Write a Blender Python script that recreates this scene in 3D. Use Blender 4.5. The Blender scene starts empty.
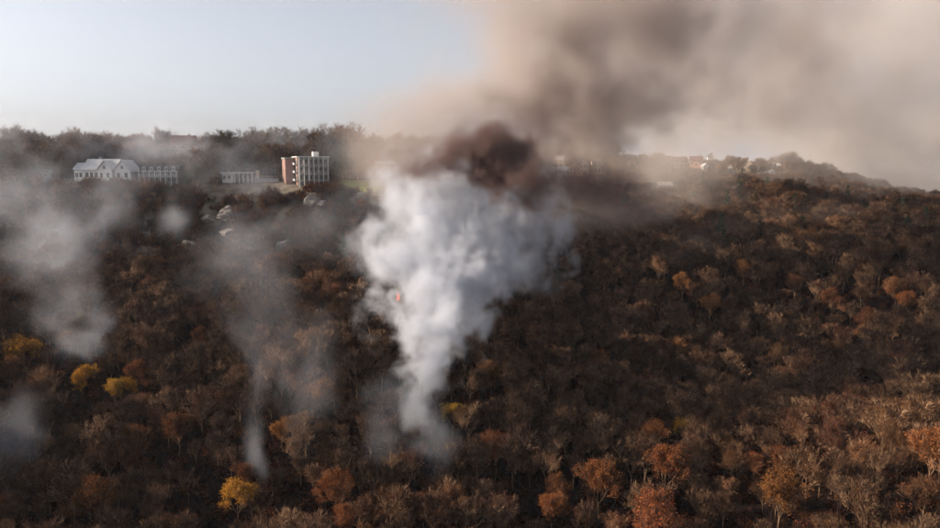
import bpy, math, random
import numpy as np
from mathutils import Vector, Matrix

S = bpy.context.scene
COL = S.collection
R = math.radians

# ------------------------------------------------------------------ camera, sky, sun, exposure
CAMZ = 90.0
FPX = 724.0                       # focal length in pixels of a 940 px wide picture
PITCH = R(7.6)
cam_data = bpy.data.cameras.new('camera')
cam_data.sensor_width = 36.0
cam_data.lens = 36.0 * FPX / 940.0
cam_data.clip_start = 1.0
cam_data.clip_end = 60000.0
cam = bpy.data.objects.new('camera', cam_data)
COL.objects.link(cam)
cam.location = (0, 0, CAMZ)
cam.rotation_euler = (R(90) - PITCH, 0, 0)
S.camera = cam

SUN_EL = R(19.5)
SUN_AZ = R(-88.0)                # compass-like angle from +Y towards +X: the sun stands to the left
W = bpy.data.worlds.new("World")
S.world = W
W.use_nodes = True
wn = W.node_tree.nodes
sky = wn.new('ShaderNodeTexSky')
sky.sky_type = 'NISHITA'
sky.sun_disc = False
sky.sun_elevation = SUN_EL
sky.sun_rotation = SUN_AZ
sky.air_density = 0.75
sky.dust_density = 3.0
sky.ozone_density = 2.6
sky.altitude = 300
hsv = wn.new('ShaderNodeHueSaturation')           # a pale, smoke-dulled sky
hsv.inputs['Saturation'].default_value = 0.34
hsv.inputs['Value'].default_value = 1.0
W.node_tree.links.new(sky.outputs[0], hsv.inputs['Color'])
W.node_tree.links.new(hsv.outputs[0], wn['Background'].inputs[0])
wn['Background'].inputs[1].default_value = 0.115

sl = bpy.data.lights.new('sun', 'SUN')
sl.energy = 5.0
sl.angle = R(0.55)
sl.color = (1.0, 0.80, 0.60)
so = bpy.data.objects.new('sun', sl)
COL.objects.link(so)
sd = Vector((math.sin(SUN_AZ) * math.cos(SUN_EL), math.cos(SUN_AZ) * math.cos(SUN_EL), math.sin(SUN_EL)))
so.rotation_euler = sd.to_track_quat('Z', 'Y').to_euler()
so.location = (-200, 0, 300)

S.view_settings.view_transform = 'Standard'
S.view_settings.look = 'None'
S.view_settings.gamma = 1.0
S.view_settings.exposure = 0.80

cy = S.cycles
cy.max_bounces = 6
cy.diffuse_bounces = 2
cy.glossy_bounces = 1
cy.transmission_bounces = 1
cy.volume_bounces = 3
cy.transparent_max_bounces = 8
cy.use_denoising = True
cy.denoising_prefilter = 'ACCURATE'
cy.volume_step_rate = 2.5
cy.volume_max_steps = 256
cy.use_adaptive_sampling = True
cy.adaptive_threshold = 0.03
S.render.use_persistent_data = False

# ------------------------------------------------------------------ numpy noise
_rng = np.random.default_rng(7)
_T = _rng.random((64, 64, 64)).astype(np.float32)


def vnoise(x, y, z):
    xi = np.floor(x).astype(np.int32); yi = np.floor(y).astype(np.int32); zi = np.floor(z).astype(np.int32)
    fx = (x - xi); fy = (y - yi); fz = (z - zi)
    fx = fx * fx * (3 - 2 * fx); fy = fy * fy * (3 - 2 * fy); fz = fz * fz * (3 - 2 * fz)
    a = xi & 63; b = (xi + 1) & 63; c = yi & 63; d = (yi + 1) & 63; e = zi & 63; f = (zi + 1) & 63
    x00 = _T[a, c, e] * (1 - fx) + _T[b, c, e] * fx
    x10 = _T[a, d, e] * (1 - fx) + _T[b, d, e] * fx
    x01 = _T[a, c, f] * (1 - fx) + _T[b, c, f] * fx
    x11 = _T[a, d, f] * (1 - fx) + _T[b, d, f] * fx
    return (x00 * (1 - fy) + x10 * fy) * (1 - fz) + (x01 * (1 - fy) + x11 * fy) * fz


def fbm(x, y, z, octv=4, gain=0.5, lac=2.03):
    s = 0.0; amp = 1.0; tot = 0.0
    for i in range(octv):
        s = s + amp * vnoise(x + 17.3 * i, y + 5.1 * i, z + 9.7 * i)
        tot += amp
        amp *= gain
        x = x * lac; y = y * lac; z = z * lac
    return s / tot


def smooth(a, b, t):
    t = np.clip((t - a) / (b - a), 0, 1)
    return t * t * (3 - 2 * t)


# ------------------------------------------------------------------ terrain height (relative to the camera height)
YS = np.array([60, 90, 130, 170, 210, 250, 274, 288, 310, 360, 450, 560, 620, 800, 1100, 1700], float)
US = np.array([-600, -330, -120, 0, 150, 230, 310, 400, 470, 520, 600, 700, 800, 940, 1100, 1300], float)
ZT = np.array([
    #60   90   130  170  210  250  274  288  310  360  450  560  620  800  1100 1700
    [-62, -50, -32, -16,  -8,  -5,  -5,  -4,  -4,  -4,  -4,  -5,  -6, -20, -70, -95],   # -600: unseen bluff left of frame, raised to cast shade on the left slope
    [-80, -70, -58, -44, -30, -16,  -6,  -6,  -5,  -5,  -4,  -5,  -6, -20, -70, -95],   # -330: also out of frame, height shaped for that shade
    [-84, -76, -64, -53, -40, -28, -20,  -9,  -7,  -5,  -4,  -5,  -6, -20, -70, -95],   # -120
    [-92, -85, -74, -62, -51, -40, -33, -9.5, -8,  -6,  -4,  -5,  -6, -20, -70, -95],   # 0
    [-92, -85, -74, -62, -51, -40, -33,  -10, -7.2, -6,  -5,  -6,  -7, -20, -70, -95],   # 150
    [-92, -85, -74, -61, -50, -39, -29,  -14, -6.2, -5.5,  -5,  -6,  -7, -20, -70, -95],   # 230
    [-92, -85, -74, -61, -50, -39, -30,  -11, -5.6, -5,  -5,  -6,  -7, -20, -70, -95],   # 310
    [-92, -86, -75, -63, -52, -41, -30,  -9, -6,  -4,  -5,  -6,  -7, -20, -70, -95],   # 400
    [-92, -88, -77, -67, -57, -46, -37, -24, -14, -6,  -5,  -6,  -7, -20, -70, -95],   # 470
    [-92, -89, -79, -70, -62, -53, -46, -38, -27, -14, -6,  -6,  -7, -20, -70, -95],   # 520
    [-92, -89, -79, -73, -69, -59, -52, -45, -38, -28, -16,  -7,  -6, -20, -70, -95],   # 600
    [-92, -87, -76, -72, -73, -63, -53, -47, -40, -31, -19,  -9,  -7, -20, -70, -95],   # 700
    [-91, -82, -70, -68, -72, -61, -47, -42, -38, -30, -20, -11,  -8, -20, -70, -95],   # 800
    [-88, -76, -64, -62, -67, -54, -40, -36, -33, -29, -26, -27, -33, -60, -90, -95],   # 940
    [-84, -70, -58, -56, -60, -46, -34, -31, -30, -30, -32, -45, -60, -85, -95, -95],   # 1100
    [-80, -66, -54, -52, -54, -42, -34, -32, -32, -34, -45, -70, -85, -95, -95, -95],   # 1300
], float)


def height(x, y):
    x = np.asarray(x, float); y = np.asarray(y, float)
    yc = np.clip(y, 60, 1700)
    u = np.clip(470 + FPX * x / yc, -600, 1300)
    j = np.clip(np.searchsorted(YS, yc) - 1, 0, len(YS) - 2)
    i = np.clip(np.searchsorted(US, u) - 1, 0, len(US) - 2)
    ty = (yc - YS[j]) / (YS[j + 1] - YS[j])
    tu = (u - US[i]) / (US[i + 1] - US[i])
    tu = tu * tu * (3 - 2 * tu)
    z = (ZT[i, j] * (1 - ty) + ZT[i, j + 1] * ty) * (1 - tu) + (ZT[i + 1, j] * (1 - ty) + ZT[i + 1, j + 1] * ty) * tu
    rough = smooth(20, 110, y) * smooth(-700, -500, -np.abs(x) ) * (1 - smooth(-12, -6, z) * 0.85)
    zz = np.zeros_like(x)
    n = (fbm(x / 38, y / 38, zz + 3.3, 4) - 0.5) * 13 + (fbm(x / 9, y / 9, zz + 8.3, 3) - 0.5) * 3.0
    z = z + n * rough * (1 - smooth(700, 1500, y))
    far = smooth(1000, 2500, np.hypot(x, y))
    hills = (fbm(x / 2200, y / 2200, zz + 1.7, 4) - 0.5) * 60 * smooth(2000, 9000, np.hypot(x, y))
    return z * (1 - far) + (-95 + np.minimum(hills, 22)) * far + CAMZ


def pix(u, v, y):
    """world point seen at picture position (u, v) at depth y"""
    a = (264 - v) / FPX
    dy = math.cos(PITCH) + a * math.sin(PITCH)
    dz = -math.sin(PITCH) + a * math.cos(PITCH)
    s = y / dy
    return Vector(((u - 470) / FPX * s, y, CAMZ + dz * s))


def ground_at(u, v, h=0.0, y0=95.0, y1=900.0):
    """first ground point whose spot h metres above it is seen at (u, v)"""
    ys = np.arange(y0, y1, 0.5)
    a = (264 - v) / FPX
    s = ys / (math.cos(PITCH) + a * math.sin(PITCH))
    x = (u - 470) / FPX * s
    z = CAMZ + (-math.sin(PITCH) + a * math.cos(PITCH)) * s
    g = height(x, ys) + h
    k = np.nonzero(z <= g)[0]
    k = k[0] if len(k) else len(ys) - 1
    return float(x[k]), float(ys[k])


def H(x, y):
    return float(height(np.array([x]), np.array([y]))[0])


def project(x, y, z):
    dz = z - CAMZ
    c, s_ = math.cos(PITCH), math.sin(PITCH)
    d = y * c - dz * s_
    up = y * s_ + dz * c
    return 470 + FPX * x / d, 264 - FPX * up / d


# ------------------------------------------------------------------ materials
def mat(name, color, rough=0.9, var=0.0, noise=None, color2=None, bump=0.0, hue=0.0, translucent=0.0, metallic=0.0, spec=0.2):
    m = bpy.data.materials.new(name)
    m.use_nodes = True
    nt = m.node_tree; N = nt.nodes; L = nt.links
    b = N['Principled BSDF']
    b.inputs['Roughness'].default_value = rough
    b.inputs['Metallic'].default_value = metallic
    b.inputs['Specular IOR Level'].default_value = spec
    rgb = N.new('ShaderNodeRGB'); rgb.outputs[0].default_value = (*color, 1)
    out = rgb.outputs[0]
    tc = N.new('ShaderNodeTexCoord')
    if noise:
        t = N.new('ShaderNodeTexNoise'); t.inputs['Scale'].default_value = noise; t.inputs['Detail'].default_value = 4
        L.new(tc.outputs['Object'], t.inputs['Vector'])
        ramp = N.new('ShaderNodeMapRange'); ramp.inputs[1].default_value = 0.35; ramp.inputs[2].default_value = 0.65
        L.new(t.outputs['Fac'], ramp.inputs[0])
        mx = N.new('ShaderNodeMix'); mx.data_type = 'RGBA'
        L.new(ramp.outputs[0], mx.inputs[0])
        L.new(out, mx.inputs[6]); mx.inputs[7].default_value = (*(color2 or color), 1)
        out = mx.outputs[2]
        if bump:
            bp = N.new('ShaderNodeBump'); bp.inputs['Strength'].default_value = bump; bp.inputs['Distance'].default_value = 0.1
            L.new(t.outputs['Fac'], bp.inputs['Height']); L.new(bp.outputs[0], b.inputs['Normal'])
    if var:
        oi = N.new('ShaderNodeObjectInfo')
        hs = N.new('ShaderNodeHueSaturation')
        mr = N.new('ShaderNodeMapRange'); mr.inputs[3].default_value = 1 - var; mr.inputs[4].default_value = 1 + var
        L.new(oi.outputs['Random'], mr.inputs[0]); L.new(mr.outputs[0], hs.inputs['Value'])
        if hue:
            mu = N.new('ShaderNodeMath'); mu.operation = 'MULTIPLY'; mu.inputs[1].default_value = 7.31
            fr = N.new('ShaderNodeMath'); fr.operation = 'FRACT'
            m2 = N.new('ShaderNodeMapRange'); m2.inputs[3].default_value = 0.5 - hue; m2.inputs[4].default_value = 0.5 + hue
            L.new(oi.outputs['Random'], mu.inputs[0]); L.new(mu.outputs[0], fr.inputs[0]); L.new(fr.outputs[0], m2.inputs[0])
            L.new(m2.outputs[0], hs.inputs['Hue'])
        L.new(out, hs.inputs['Color']); out = hs.outputs[0]
    L.new(out, b.inputs['Base Color'])
    if translucent:
        tr = N.new('ShaderNodeBsdfTranslucent'); L.new(out, tr.inputs[0])
        ms = N.new('ShaderNodeMixShader'); ms.inputs[0].default_value = translucent
        L.new(b.outputs[0], ms.inputs[1]); L.new(tr.outputs[0], ms.inputs[2])
        L.new(ms.outputs[0], N['Material Output'].inputs['Surface'])
    return m


M_BARK = mat('bark', (0.42, 0.27, 0.16), 0.95, var=0.4, noise=0.5, color2=(0.05, 0.028, 0.019))
M_TWIG = mat('twigs', (0.115, 0.054, 0.029), 0.95, var=0.7, hue=0.012, noise=0.3, color2=(0.014, 0.007, 0.006))
M_RUST = mat('rust_leaves', (0.24, 0.078, 0.022), 0.8, var=0.55, hue=0.012, noise=0.7, color2=(0.035, 0.015, 0.009), translucent=0.25)
M_TAN = mat('tan_leaves', (0.28, 0.12, 0.042), 0.8, var=0.35, hue=0.015, noise=0.7, color2=(0.15, 0.07, 0.035), translucent=0.2)
M_ORANGE = mat('orange_leaves', (0.42, 0.155, 0.04), 0.8, var=0.35, hue=0.012, noise=0.7, color2=(0.22, 0.07, 0.02), translucent=0.25)
M_YELLOW = mat('yellow_leaves', (0.80, 0.37, 0.03), 0.8, var=0.15, hue=0.02, noise=0.7, color2=(0.60, 0.30, 0.02), translucent=0.3)
M_NEEDLE = mat('needles', (0.045, 0.065, 0.035), 0.8, var=0.35, hue=0.02, noise=0.8, color2=(0.025, 0.04, 0.026))
M_OLIVE = mat('olive_leaves', (0.085, 0.09, 0.035), 0.8, var=0.3, hue=0.02, noise=0.6, color2=(0.045, 0.055, 0.025), translucent=0.15)
M_BRUSH = mat('brush', (0.045, 0.023, 0.015), 0.95, var=0.5, hue=0.02, noise=0.5, color2=(0.015, 0.009, 0.008))
M_ROCK = mat('rock', (0.26, 0.235, 0.21), 0.95, noise=0.6, color2=(0.16, 0.145, 0.135), bump=0.6)
M_WHITE = mat('white_paint', (0.70, 0.69, 0.67), 0.6, noise=0.8, color2=(0.66, 0.65, 0.63))
M_WROOF = mat('pale_roof', (0.60, 0.60, 0.60), 0.7, noise=0.7, color2=(0.48, 0.48, 0.49))
M_GREY = mat('grey_siding', (0.22, 0.22, 0.235), 0.8, noise=0.8, color2=(0.15, 0.15, 0.165))
M_DROOF = mat('dark_roof', (0.075, 0.07, 0.075), 0.85, noise=0.8, color2=(0.05, 0.048, 0.052))
M_RROOF = mat('red_brown_roof', (0.16, 0.05, 0.04), 0.85, noise=0.8, color2=(0.10, 0.04, 0.035))
M_PINK = mat('red_brick', (0.38, 0.24, 0.21), 0.85, noise=1.0, color2=(0.28, 0.17, 0.15))
M_GREENROOF = mat('green_copper_roof', (0.34, 0.44, 0.40), 0.7, noise=0.5, color2=(0.27, 0.36, 0.33))
M_CREAM = mat('cream_wall', (0.60, 0.47, 0.33), 0.85, noise=0.7, color2=(0.52, 0.40, 0.28))
M_PEACH = mat('peach_wall', (0.58, 0.33, 0.22), 0.85, noise=0.7, color2=(0.48, 0.27, 0.18))
M_GLASS = mat('window_glass', (0.03, 0.035, 0.045), 0.12, spec=0.8)
M_CONC = mat('concrete', (0.42, 0.40, 0.38), 0.9, noise=0.6, color2=(0.33, 0.32, 0.30))
M_STEEL = mat('galvanised_steel', (0.45, 0.45, 0.45), 0.5, metallic=0.4)


# ------------------------------------------------------------------ object helpers
def link(o, parent=None):
    COL.objects.link(o)
    if parent is not None:
        o.parent = parent
    return o


def tag(o, label=None, cat=None, group=None, kind=None):
    if label: o['label'] = label
    if cat: o['category'] = cat
    if group: o['group'] = group
    if kind: o['kind'] = kind
    return o


def empty(name, loc, rz=0.0, scale=1.0):
    o = bpy.data.objects.new(name, None)
    o.empty_display_size = 0.5
    COL.objects.link(o)
    o.location = loc
    o.rotation_euler = (0, 0, rz)
    o.scale = (scale,) * 3
    return o


class MB:
    def __init__(s):
        s.v = []; s.f = []; s.m = []

    def add(s, vs, fs, mi=0):
        b = len(s.v)
        s.v.extend(vs)
        s.f.extend([tuple(b + i for i in f) for f in fs])
        s.m.extend([mi] * len(fs))

    def box(s, x0, x1, y0, y1, z0, z1, mi=0):
        vs = [(x0, y0, z0), (x1, y0, z0), (x1, y1, z0), (x0, y1, z0), (x0, y0, z1), (x1, y0, z1), (x1, y1, z1), (x0, y1, z1)]
        s.add(vs, [(0, 3, 2, 1), (4, 5, 6, 7), (0, 1, 5, 4), (1, 2, 6, 5), (2, 3, 7, 6), (3, 0, 4, 7)], mi)

    def prism(s, x0, x1, prof, mi=0):
        """profile of (y, z) points extruded along x"""
        n = len(prof)
        vs = [(x0, p[0], p[1]) for p in prof] + [(x1, p[0], p[1]) for p in prof]
        fs = [tuple(range(n))[::-1], tuple(range(n, 2 * n))] + [(i, (i + 1) % n, n + (i + 1) % n, n + i) for i in range(n)]
        s.add(vs, fs, mi)

    def prism_y(s, y0, y1, prof, mi=0):
        n = len(prof)
        vs = [(p[0], y0, p[1]) for p in prof] + [(p[0], y1, p[1]) for p in prof]
        fs = [tuple(range(n)), tuple(range(n, 2 * n))[::-1]] + [(i, n + i, n + (i + 1) % n, (i + 1) % n) for i in range(n)]
        s.add(vs, fs, mi)

    def tube(s, p0, p1, r0, r1, n=4, mi=0, cap=False):
        d = p1 - p0
        if d.length < 1e-6: return
        d = d.normalized()
        a = d.orthogonal().normalized(); b = d.cross(a)
        vs = []
        for p, r in ((p0, r0), (p1, r1)):
            for k in range(n):
                t = 2 * math.pi * k / n
                q = p + (a * math.cos(t) + b * math.sin(t)) * r
                vs.append((q.x, q.y, q.z))
        fs = [(k, (k + 1) % n, n + (k + 1) % n, n + k) for k in range(n)]
        if cap: fs += [tuple(range(n))[::-1], tuple(range(n, 2 * n))]
        s.add(vs, fs, mi)

    def tri(s, a, b, c, mi=0):
        s.add([tuple(a), tuple(b), tuple(c)], [(0, 1, 2)], mi)

    def mesh(s, name, mats):
        me = bpy.data.meshes.new(name)
        me.from_pydata(s.v, [], s.f)
        for m in (mats if isinstance(mats, (list, tuple)) else [mats]):
            me.materials.append(m)
        if any(s.m): me.polygons.foreach_set('material_index', s.m)
        me.update()
        return me

    def build(s, name, mats, parent=None):
        return link(bpy.data.objects.new(name, s.mesh(name, mats)), parent)


# ------------------------------------------------------------------ ground
def axis(a0, a1, step, lo, hi, grow=1.12, maxstep=2500):
    pts = list(np.arange(a0, a1 + 0.01, step))
    st = step
    while pts[-1] < hi:
        st = min(st * grow, maxstep); pts.append(pts[-1] + st)
    st = step
    while pts[0] > lo:
        st = min(st * grow, maxstep); pts.insert(0, pts[0] - st)
    return np.array(pts)


gx = axis(-210, 250, 2.5, -24000, 24000)
gy = axis(90, 320, 2.5, -2500, 42000, 1.06)
GX, GY = np.meshgrid(gx, gy)
GZ = height(GX, GY)
nx_, ny_ = len(gx), len(gy)
me = bpy.data.meshes.new('ground')
me.vertices.add(nx_ * ny_)
me.vertices.foreach_set('co', np.stack([GX, GY, GZ], -1).astype(np.float32).ravel())
ii = (np.arange(ny_ - 1)[:, None] * nx_ + np.arange(nx_ - 1)[None, :]).ravel()
quads = np.stack([ii, ii + 1, ii + 1 + nx_, ii + nx_], -1).astype(np.int32)
nq = len(quads)
me.loops.add(nq * 4)
me.loops.foreach_set('vertex_index', quads.ravel())
me.polygons.add(nq)
me.polygons.foreach_set('loop_start', np.arange(0, nq * 4, 4, dtype=np.int32))
me.update(calc_edges=True)
me.polygons.foreach_set('use_smooth', np.ones(nq, bool))


def zone(x, y):
    """cover masks: dry grass clearing, green lawn, paved track / dirt"""
    u = 470 + FPX * x / np.maximum(y, 60)
    wob = (fbm(x / 6, y / 6, x * 0 + 2.2, 3) - 0.5)
    wob2 = smooth(.45, .6, fbm(x / 4, y / 4, x * 0 + 6.2, 4))
    # clearing in front of the low pavilion: between 190 and 320 px, from the houses down to the cliff edge
    e_front = 289 - 2 * np.sin((u - 200) / 30.) + wob * 6
    dry = smooth(196, 206, u + wob * 20) * (1 - smooth(312, 326, u + wob * 20)) * np.maximum(smooth(-2, 3, y - e_front - 5), smooth(-2, 2, y - e_front + 9) * (.25 + .5 * wob2)) * (1 - smooth(306, 311, y))
    lawn = smooth(338, 346, u + wob * 10) * (1 - smooth(398, 408, u)) * smooth(288, 291, y + wob * 6) * (1 - smooth(322, 330, y))
    lawn2 = (1 - smooth(78, 95, u)) * smooth(291, 294, y + wob * 6) * (1 - smooth(300, 304, y)) * 0.8
    hill = smooth(640, 650, u + wob * 30) * (1 - smooth(680, 700, u)) * smooth(470, 480, y) * (1 - smooth(500, 510, y))
    return dry, np.maximum(lawn, lawn2), hill


dry, lawn, hill = zone(GX, GY)
ca = me.attributes.new('cover', 'FLOAT_COLOR', 'POINT')
cv = np.stack([np.maximum(dry, hill), lawn, smooth(600, 1200, np.hypot(GX, GY)), np.ones_like(GX)], -1)
ca.data.foreach_set('color', cv.astype(np.float32).ravel())

mg = bpy.data.materials.new('forest_ground')
mg.use_nodes = True
nt = mg.node_tree; N = nt.nodes; L = nt.links
bs = N['Principled BSDF']; bs.inputs['Roughness'].default_value = 1.0; bs.inputs['Specular IOR Level'].default_value = 0.1
tc = N.new('ShaderNodeTexCoord')


def nz(scale, detail=5):
    t = N.new('ShaderNodeTexNoise'); t.inputs['Scale'].default_value = scale; t.inputs['Detail'].default_value = detail
    L.new(tc.outputs['Object'], t.inputs['Vector']); return t


def mixc(fac, a, b):
    mx = N.new('ShaderNodeMix'); mx.data_type = 'RGBA'
    for k, s_ in ((0, fac), (6, a), (7, b)):
        if isinstance(s_, tuple): mx.inputs[k].default_value = (*s_, 1)
        elif isinstance(s_, float): mx.inputs[k].default_value = s_
        else: L.new(s_, mx.inputs[k])
    return mx.outputs[2]


def mrange(s_, a, b):
    r = N.new('ShaderNodeMapRange'); r.inputs[1].default_value = a; r.inputs[2].default_value = b
    L.new(s_, r.inputs[0]); return r.outputs[0]


at = N.new('ShaderNodeAttribute'); at.attribute_name = 'cover'
sp = N.new('ShaderNodeSeparateColor'); L.new(at.outputs['Color'], sp.inputs[0])
n1 = nz(0.25); n2 = nz(1.3); n3 = nz(0.0016, 6); n4 = nz(0.006, 4)
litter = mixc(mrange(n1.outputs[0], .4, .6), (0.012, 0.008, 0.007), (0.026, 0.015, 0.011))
geo = N.new('ShaderNodeNewGeometry')
sx = N.new('ShaderNodeSeparateXYZ'); L.new(geo.outputs['Normal'], sx.inputs[0])
rockc = mixc(mrange(n2.outputs[0], .35, .65), (0.13, 0.115, 0.105), (0.28, 0.25, 0.225))
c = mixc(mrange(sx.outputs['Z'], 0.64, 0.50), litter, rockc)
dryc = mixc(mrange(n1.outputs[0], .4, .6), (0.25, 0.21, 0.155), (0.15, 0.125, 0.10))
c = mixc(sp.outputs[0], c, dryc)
lawnc = mixc(mrange(n1.outputs[0], .4, .6), (0.17, 0.22, 0.04), (0.25, 0.25, 0.07))
c = mixc(sp.outputs[1], c, lawnc)
plain = mixc(mrange(n3.outputs[0], .45, .55), (0.10, 0.075, 0.06), (0.22, 0.19, 0.15))
plain = mixc(mrange(n4.outputs[0], .5, .62), plain, (0.07, 0.06, 0.05))
c = mixc(sp.outputs[2], c, plain)
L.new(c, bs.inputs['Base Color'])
bp = N.new('ShaderNodeBump'); bp.inputs['Strength'].default_value = 0.7; bp.inputs['Distance'].default_value = 0.5
L.new(n2.outputs[0], bp.inputs['Height']); L.new(bp.outputs[0], bs.inputs['Normal'])
me.materials.append(mg)
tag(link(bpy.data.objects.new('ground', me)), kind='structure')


# ------------------------------------------------------------------ trees
def rvec(rng):
    while True:
        v = Vector((rng.uniform(-1, 1), rng.uniform(-1, 1), rng.uniform(-1, 1)))
        if 0.05 < v.length < 1: return v.normalized()


def twig(mb, rng, p, d, ln, w, mi=0):
    side = d.cross(rvec(rng))
    if side.length < 0.05: side = d.orthogonal()
    side = side.normalized() * w
    bend = p + d * ln * 0.55 + rvec(rng) * ln * 0.08
    tip = p + d * ln + Vector((0, 0, ln * 0.15)) + rvec(rng) * ln * 0.1
    mb.tri(p - side * .5, p + side * .5, bend, mi)
    mb.tri(bend - side * .35, bend + side * .35, tip, mi)


def leaf(mb, rng, p, s, mi=1):
    a = rvec(rng); b = a.orthogonal().normalized()
    b = (b + a.cross(b) * rng.uniform(-1, 1)).normalized()
    a = a * s * rng.uniform(.7, 1.3); b = b * s * rng.uniform(.35, .6)
    mb.add([tuple(p - a * .5), tuple(p + b), tuple(p + a * .5), tuple(p - b * .8)], [(0, 1, 2, 3)], mi)


def branch_tree(seed, h, spread, leafmat=None, nleaf=0, leaf_s=0.25, twigs=9, fill=1.0, limbs=4, fork=0.34, pale=1.0):
    """deciduous tree; returns (trunk mesh, crown mesh)"""
    rng = random.Random(seed)
    T = MB(); C_ = MB()
    tips = []

    def limb(level, p, d, ln, r):
        nseg = 3 if level < 3 else 2
        tgt = T if level <= 1 else C_
        sides = 6 if level == 0 else 4 if level == 1 else 3
        for k in range(nseg):
            d2 = (d + rvec(rng) * (0.12 + 0.04 * level) + Vector((0, 0, 0.16 if level else 0))).normalized()
            q = p + d2 * ln / nseg
            r2 = r * (0.80 if level else 0.86)
            tgt.tube(p, q, max(r, .05), max(r2, .035), sides, 0 if level <= 1 else 2)
            if level >= 1 and level < 4:
                if level < 3 or rng.random() < 0.8:
                    for _ in range(1 if (level > 1 and k == 0) else 2 if level < 3 else 1):
                        if level == 1 and k == 0 and rng.random() < .5: continue
                        side = d2.cross(rvec(rng)).normalized()
                        dd = (d2 * rng.uniform(.55, .95) + side * rng.uniform(.5, .95) + Vector((0, 0, .12))).normalized()
                        limb(level + 1, q, dd, ln * rng.uniform(.5, .72), r2 * .55)
            if level >= 2:
                nt_ = twigs if level >= 3 else twigs // 2
                for _ in range(nt_):
                    t = rng.random()
                    side = d2.cross(rvec(rng)).normalized()
                    dd = (d2 * rng.uniform(.4, 1.1) + side * rng.uniform(.3, 1) + Vector((0, 0, .1))).normalized()
                    b0 = p.lerp(q, t)
                    l2 = rng.uniform(.5, 1.35) * h / 15
                    twig(C_, rng, b0, dd, l2, 0.055)
                    tips.append(b0 + dd * l2 * rng.uniform(.3, 1))
            p, d, r = q, d2, r2
        if level >= 1:
            tips.append(p)
            if level < 4:
                for _ in range(2):
                    side = d.cross(rvec(rng)).normalized()
                    limb(level + 1, p, (d + side * .45).normalized(), ln * .55, r * .75)

    lean = Vector((rng.uniform(-.07, .07), rng.uniform(-.07, .07), 1)).normalized()
    tr = 0.20 * h / 15
    p = Vector((0, 0, -1.0)); nseg = 4
    th = h * fork; r = tr * 1.5
    pts = []
    for k in range(nseg):
        d = (lean + rvec(rng) * .06).normalized()
        q = p + d * (th + 1.0) / nseg
        T.tube(p, q, r, r * .86, 7)
        p, r = q, r * .86
    a0 = rng.uniform(0, 6.28)
    top = p
    for i in range(limbs):
        a = a0 + i * 2.4 + rng.uniform(-.4, .4)
        tilt = spread * rng.uniform(.55, 1.15) * (0.25 if i == 0 else 1)
        d = Vector((math.cos(a) * math.sin(tilt), math.sin(a) * math.sin(tilt), math.cos(tilt)))
        base = top - lean * rng.uniform(0, th * .25) * (0 if i < 2 else 1)
        limb(1, base, d, h * rng.uniform(.34, .44), r * rng.uniform(.55, .75))
    if nleaf:
        # leaves grow in clumps round a share of the twig ends
        keep = [t for t in tips if rng.random() < fill] or tips
        for _ in range(nleaf):
            t = keep[rng.randrange(len(keep))]
            leaf(C_, rng, t + rvec(rng) * rng.uniform(0, .75), leaf_s * rng.uniform(.6, 1.2))
    # scale height to h
    zmax = max(v[2] for v in C_.v)
    s_ = h / zmax
    for mb in (T, C_):
        mb.v = [(x * s_, y * s_, z * s_) for x, y, z in mb.v]
    return T.mesh('trunk', M_BARK), C_.mesh('crown', [M_TWIG, leafmat or M_TAN, M_BARK]), h


def conifer(seed, h, w, leafmat, sparse=1.0):
    w *= 1.25
    rng = random.Random(seed)
    T = MB(); C_ = MB()
    T.tube(Vector((0, 0, -1)), Vector((0, 0, h * .5)), .26, .16, 7)
    T.tube(Vector((0, 0, h * .5)), Vector((0, 0, h * .98)), .16, .03, 5)
    z = h * .22
    while z < h * .98:
        t = (z / h - .18) / .82
        rad = w * (1 - t) ** .75 * (.75 + .35 * rng.random()) + .35
        for k in range(max(3, int(6 * sparse))):
            if rng.random() > .88 * min(1, sparse + .2): continue
            a = rng.uniform(0, 6.28)
            d = Vector((math.cos(a), math.sin(a), rng.uniform(-.18, .22) + .3 * t)).normalized()
            ln = rad * rng.uniform(.6, 1.1)
            p0 = Vector((0, 0, z)); p1 = p0 + d * ln
            C_.tube(p0, p1, .05, .015, 3)
            for i in range(int(14 + ln * 15)):
                s_ = rng.uniform(.15, 1.05)
                pp = p0 + d * ln * s_ + rvec(rng) * .42 * (1.15 - s_ * .5)
                pp.z -= .12
                leaf(C_, rng, pp, .42)
        z += h * .043 * rng.uniform(.7, 1.2)
    return T.mesh('trunk', M_BARK), C_.mesh('crown', [M_TWIG, leafmat]), h


def bush(seed, h, leafmat=None, nleaf=0):
    rng = random.Random(seed)
    C_ = MB()
    for i in range(16):
        a = rng.uniform(0, 6.28); t = rng.uniform(.1, .9)
        d = Vector((math.cos(a) * math.sin(t), math.sin(a) * math.sin(t), math.cos(t)))
        p0 = Vector((rng.uniform(-.6, .6), rng.uniform(-.6, .6), -.3)); p1 = p0 + d * h * rng.uniform(.5, .9)
        C_.tube(p0, p1, .05, .02, 3)
        for k in range(26):
            q = p0.lerp(p1, rng.uniform(.3, 1))
            twig(C_, rng, q, (d + rvec(rng)).normalized(), rng.uniform(.5, 1.2), .055)
            if nleaf and rng.random() < nleaf:
                leaf(C_, rng, q + rvec(rng) * .6, .32)
    return C_.mesh('brush', [M_BRUSH] + ([leafmat] if leafmat else []))


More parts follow.
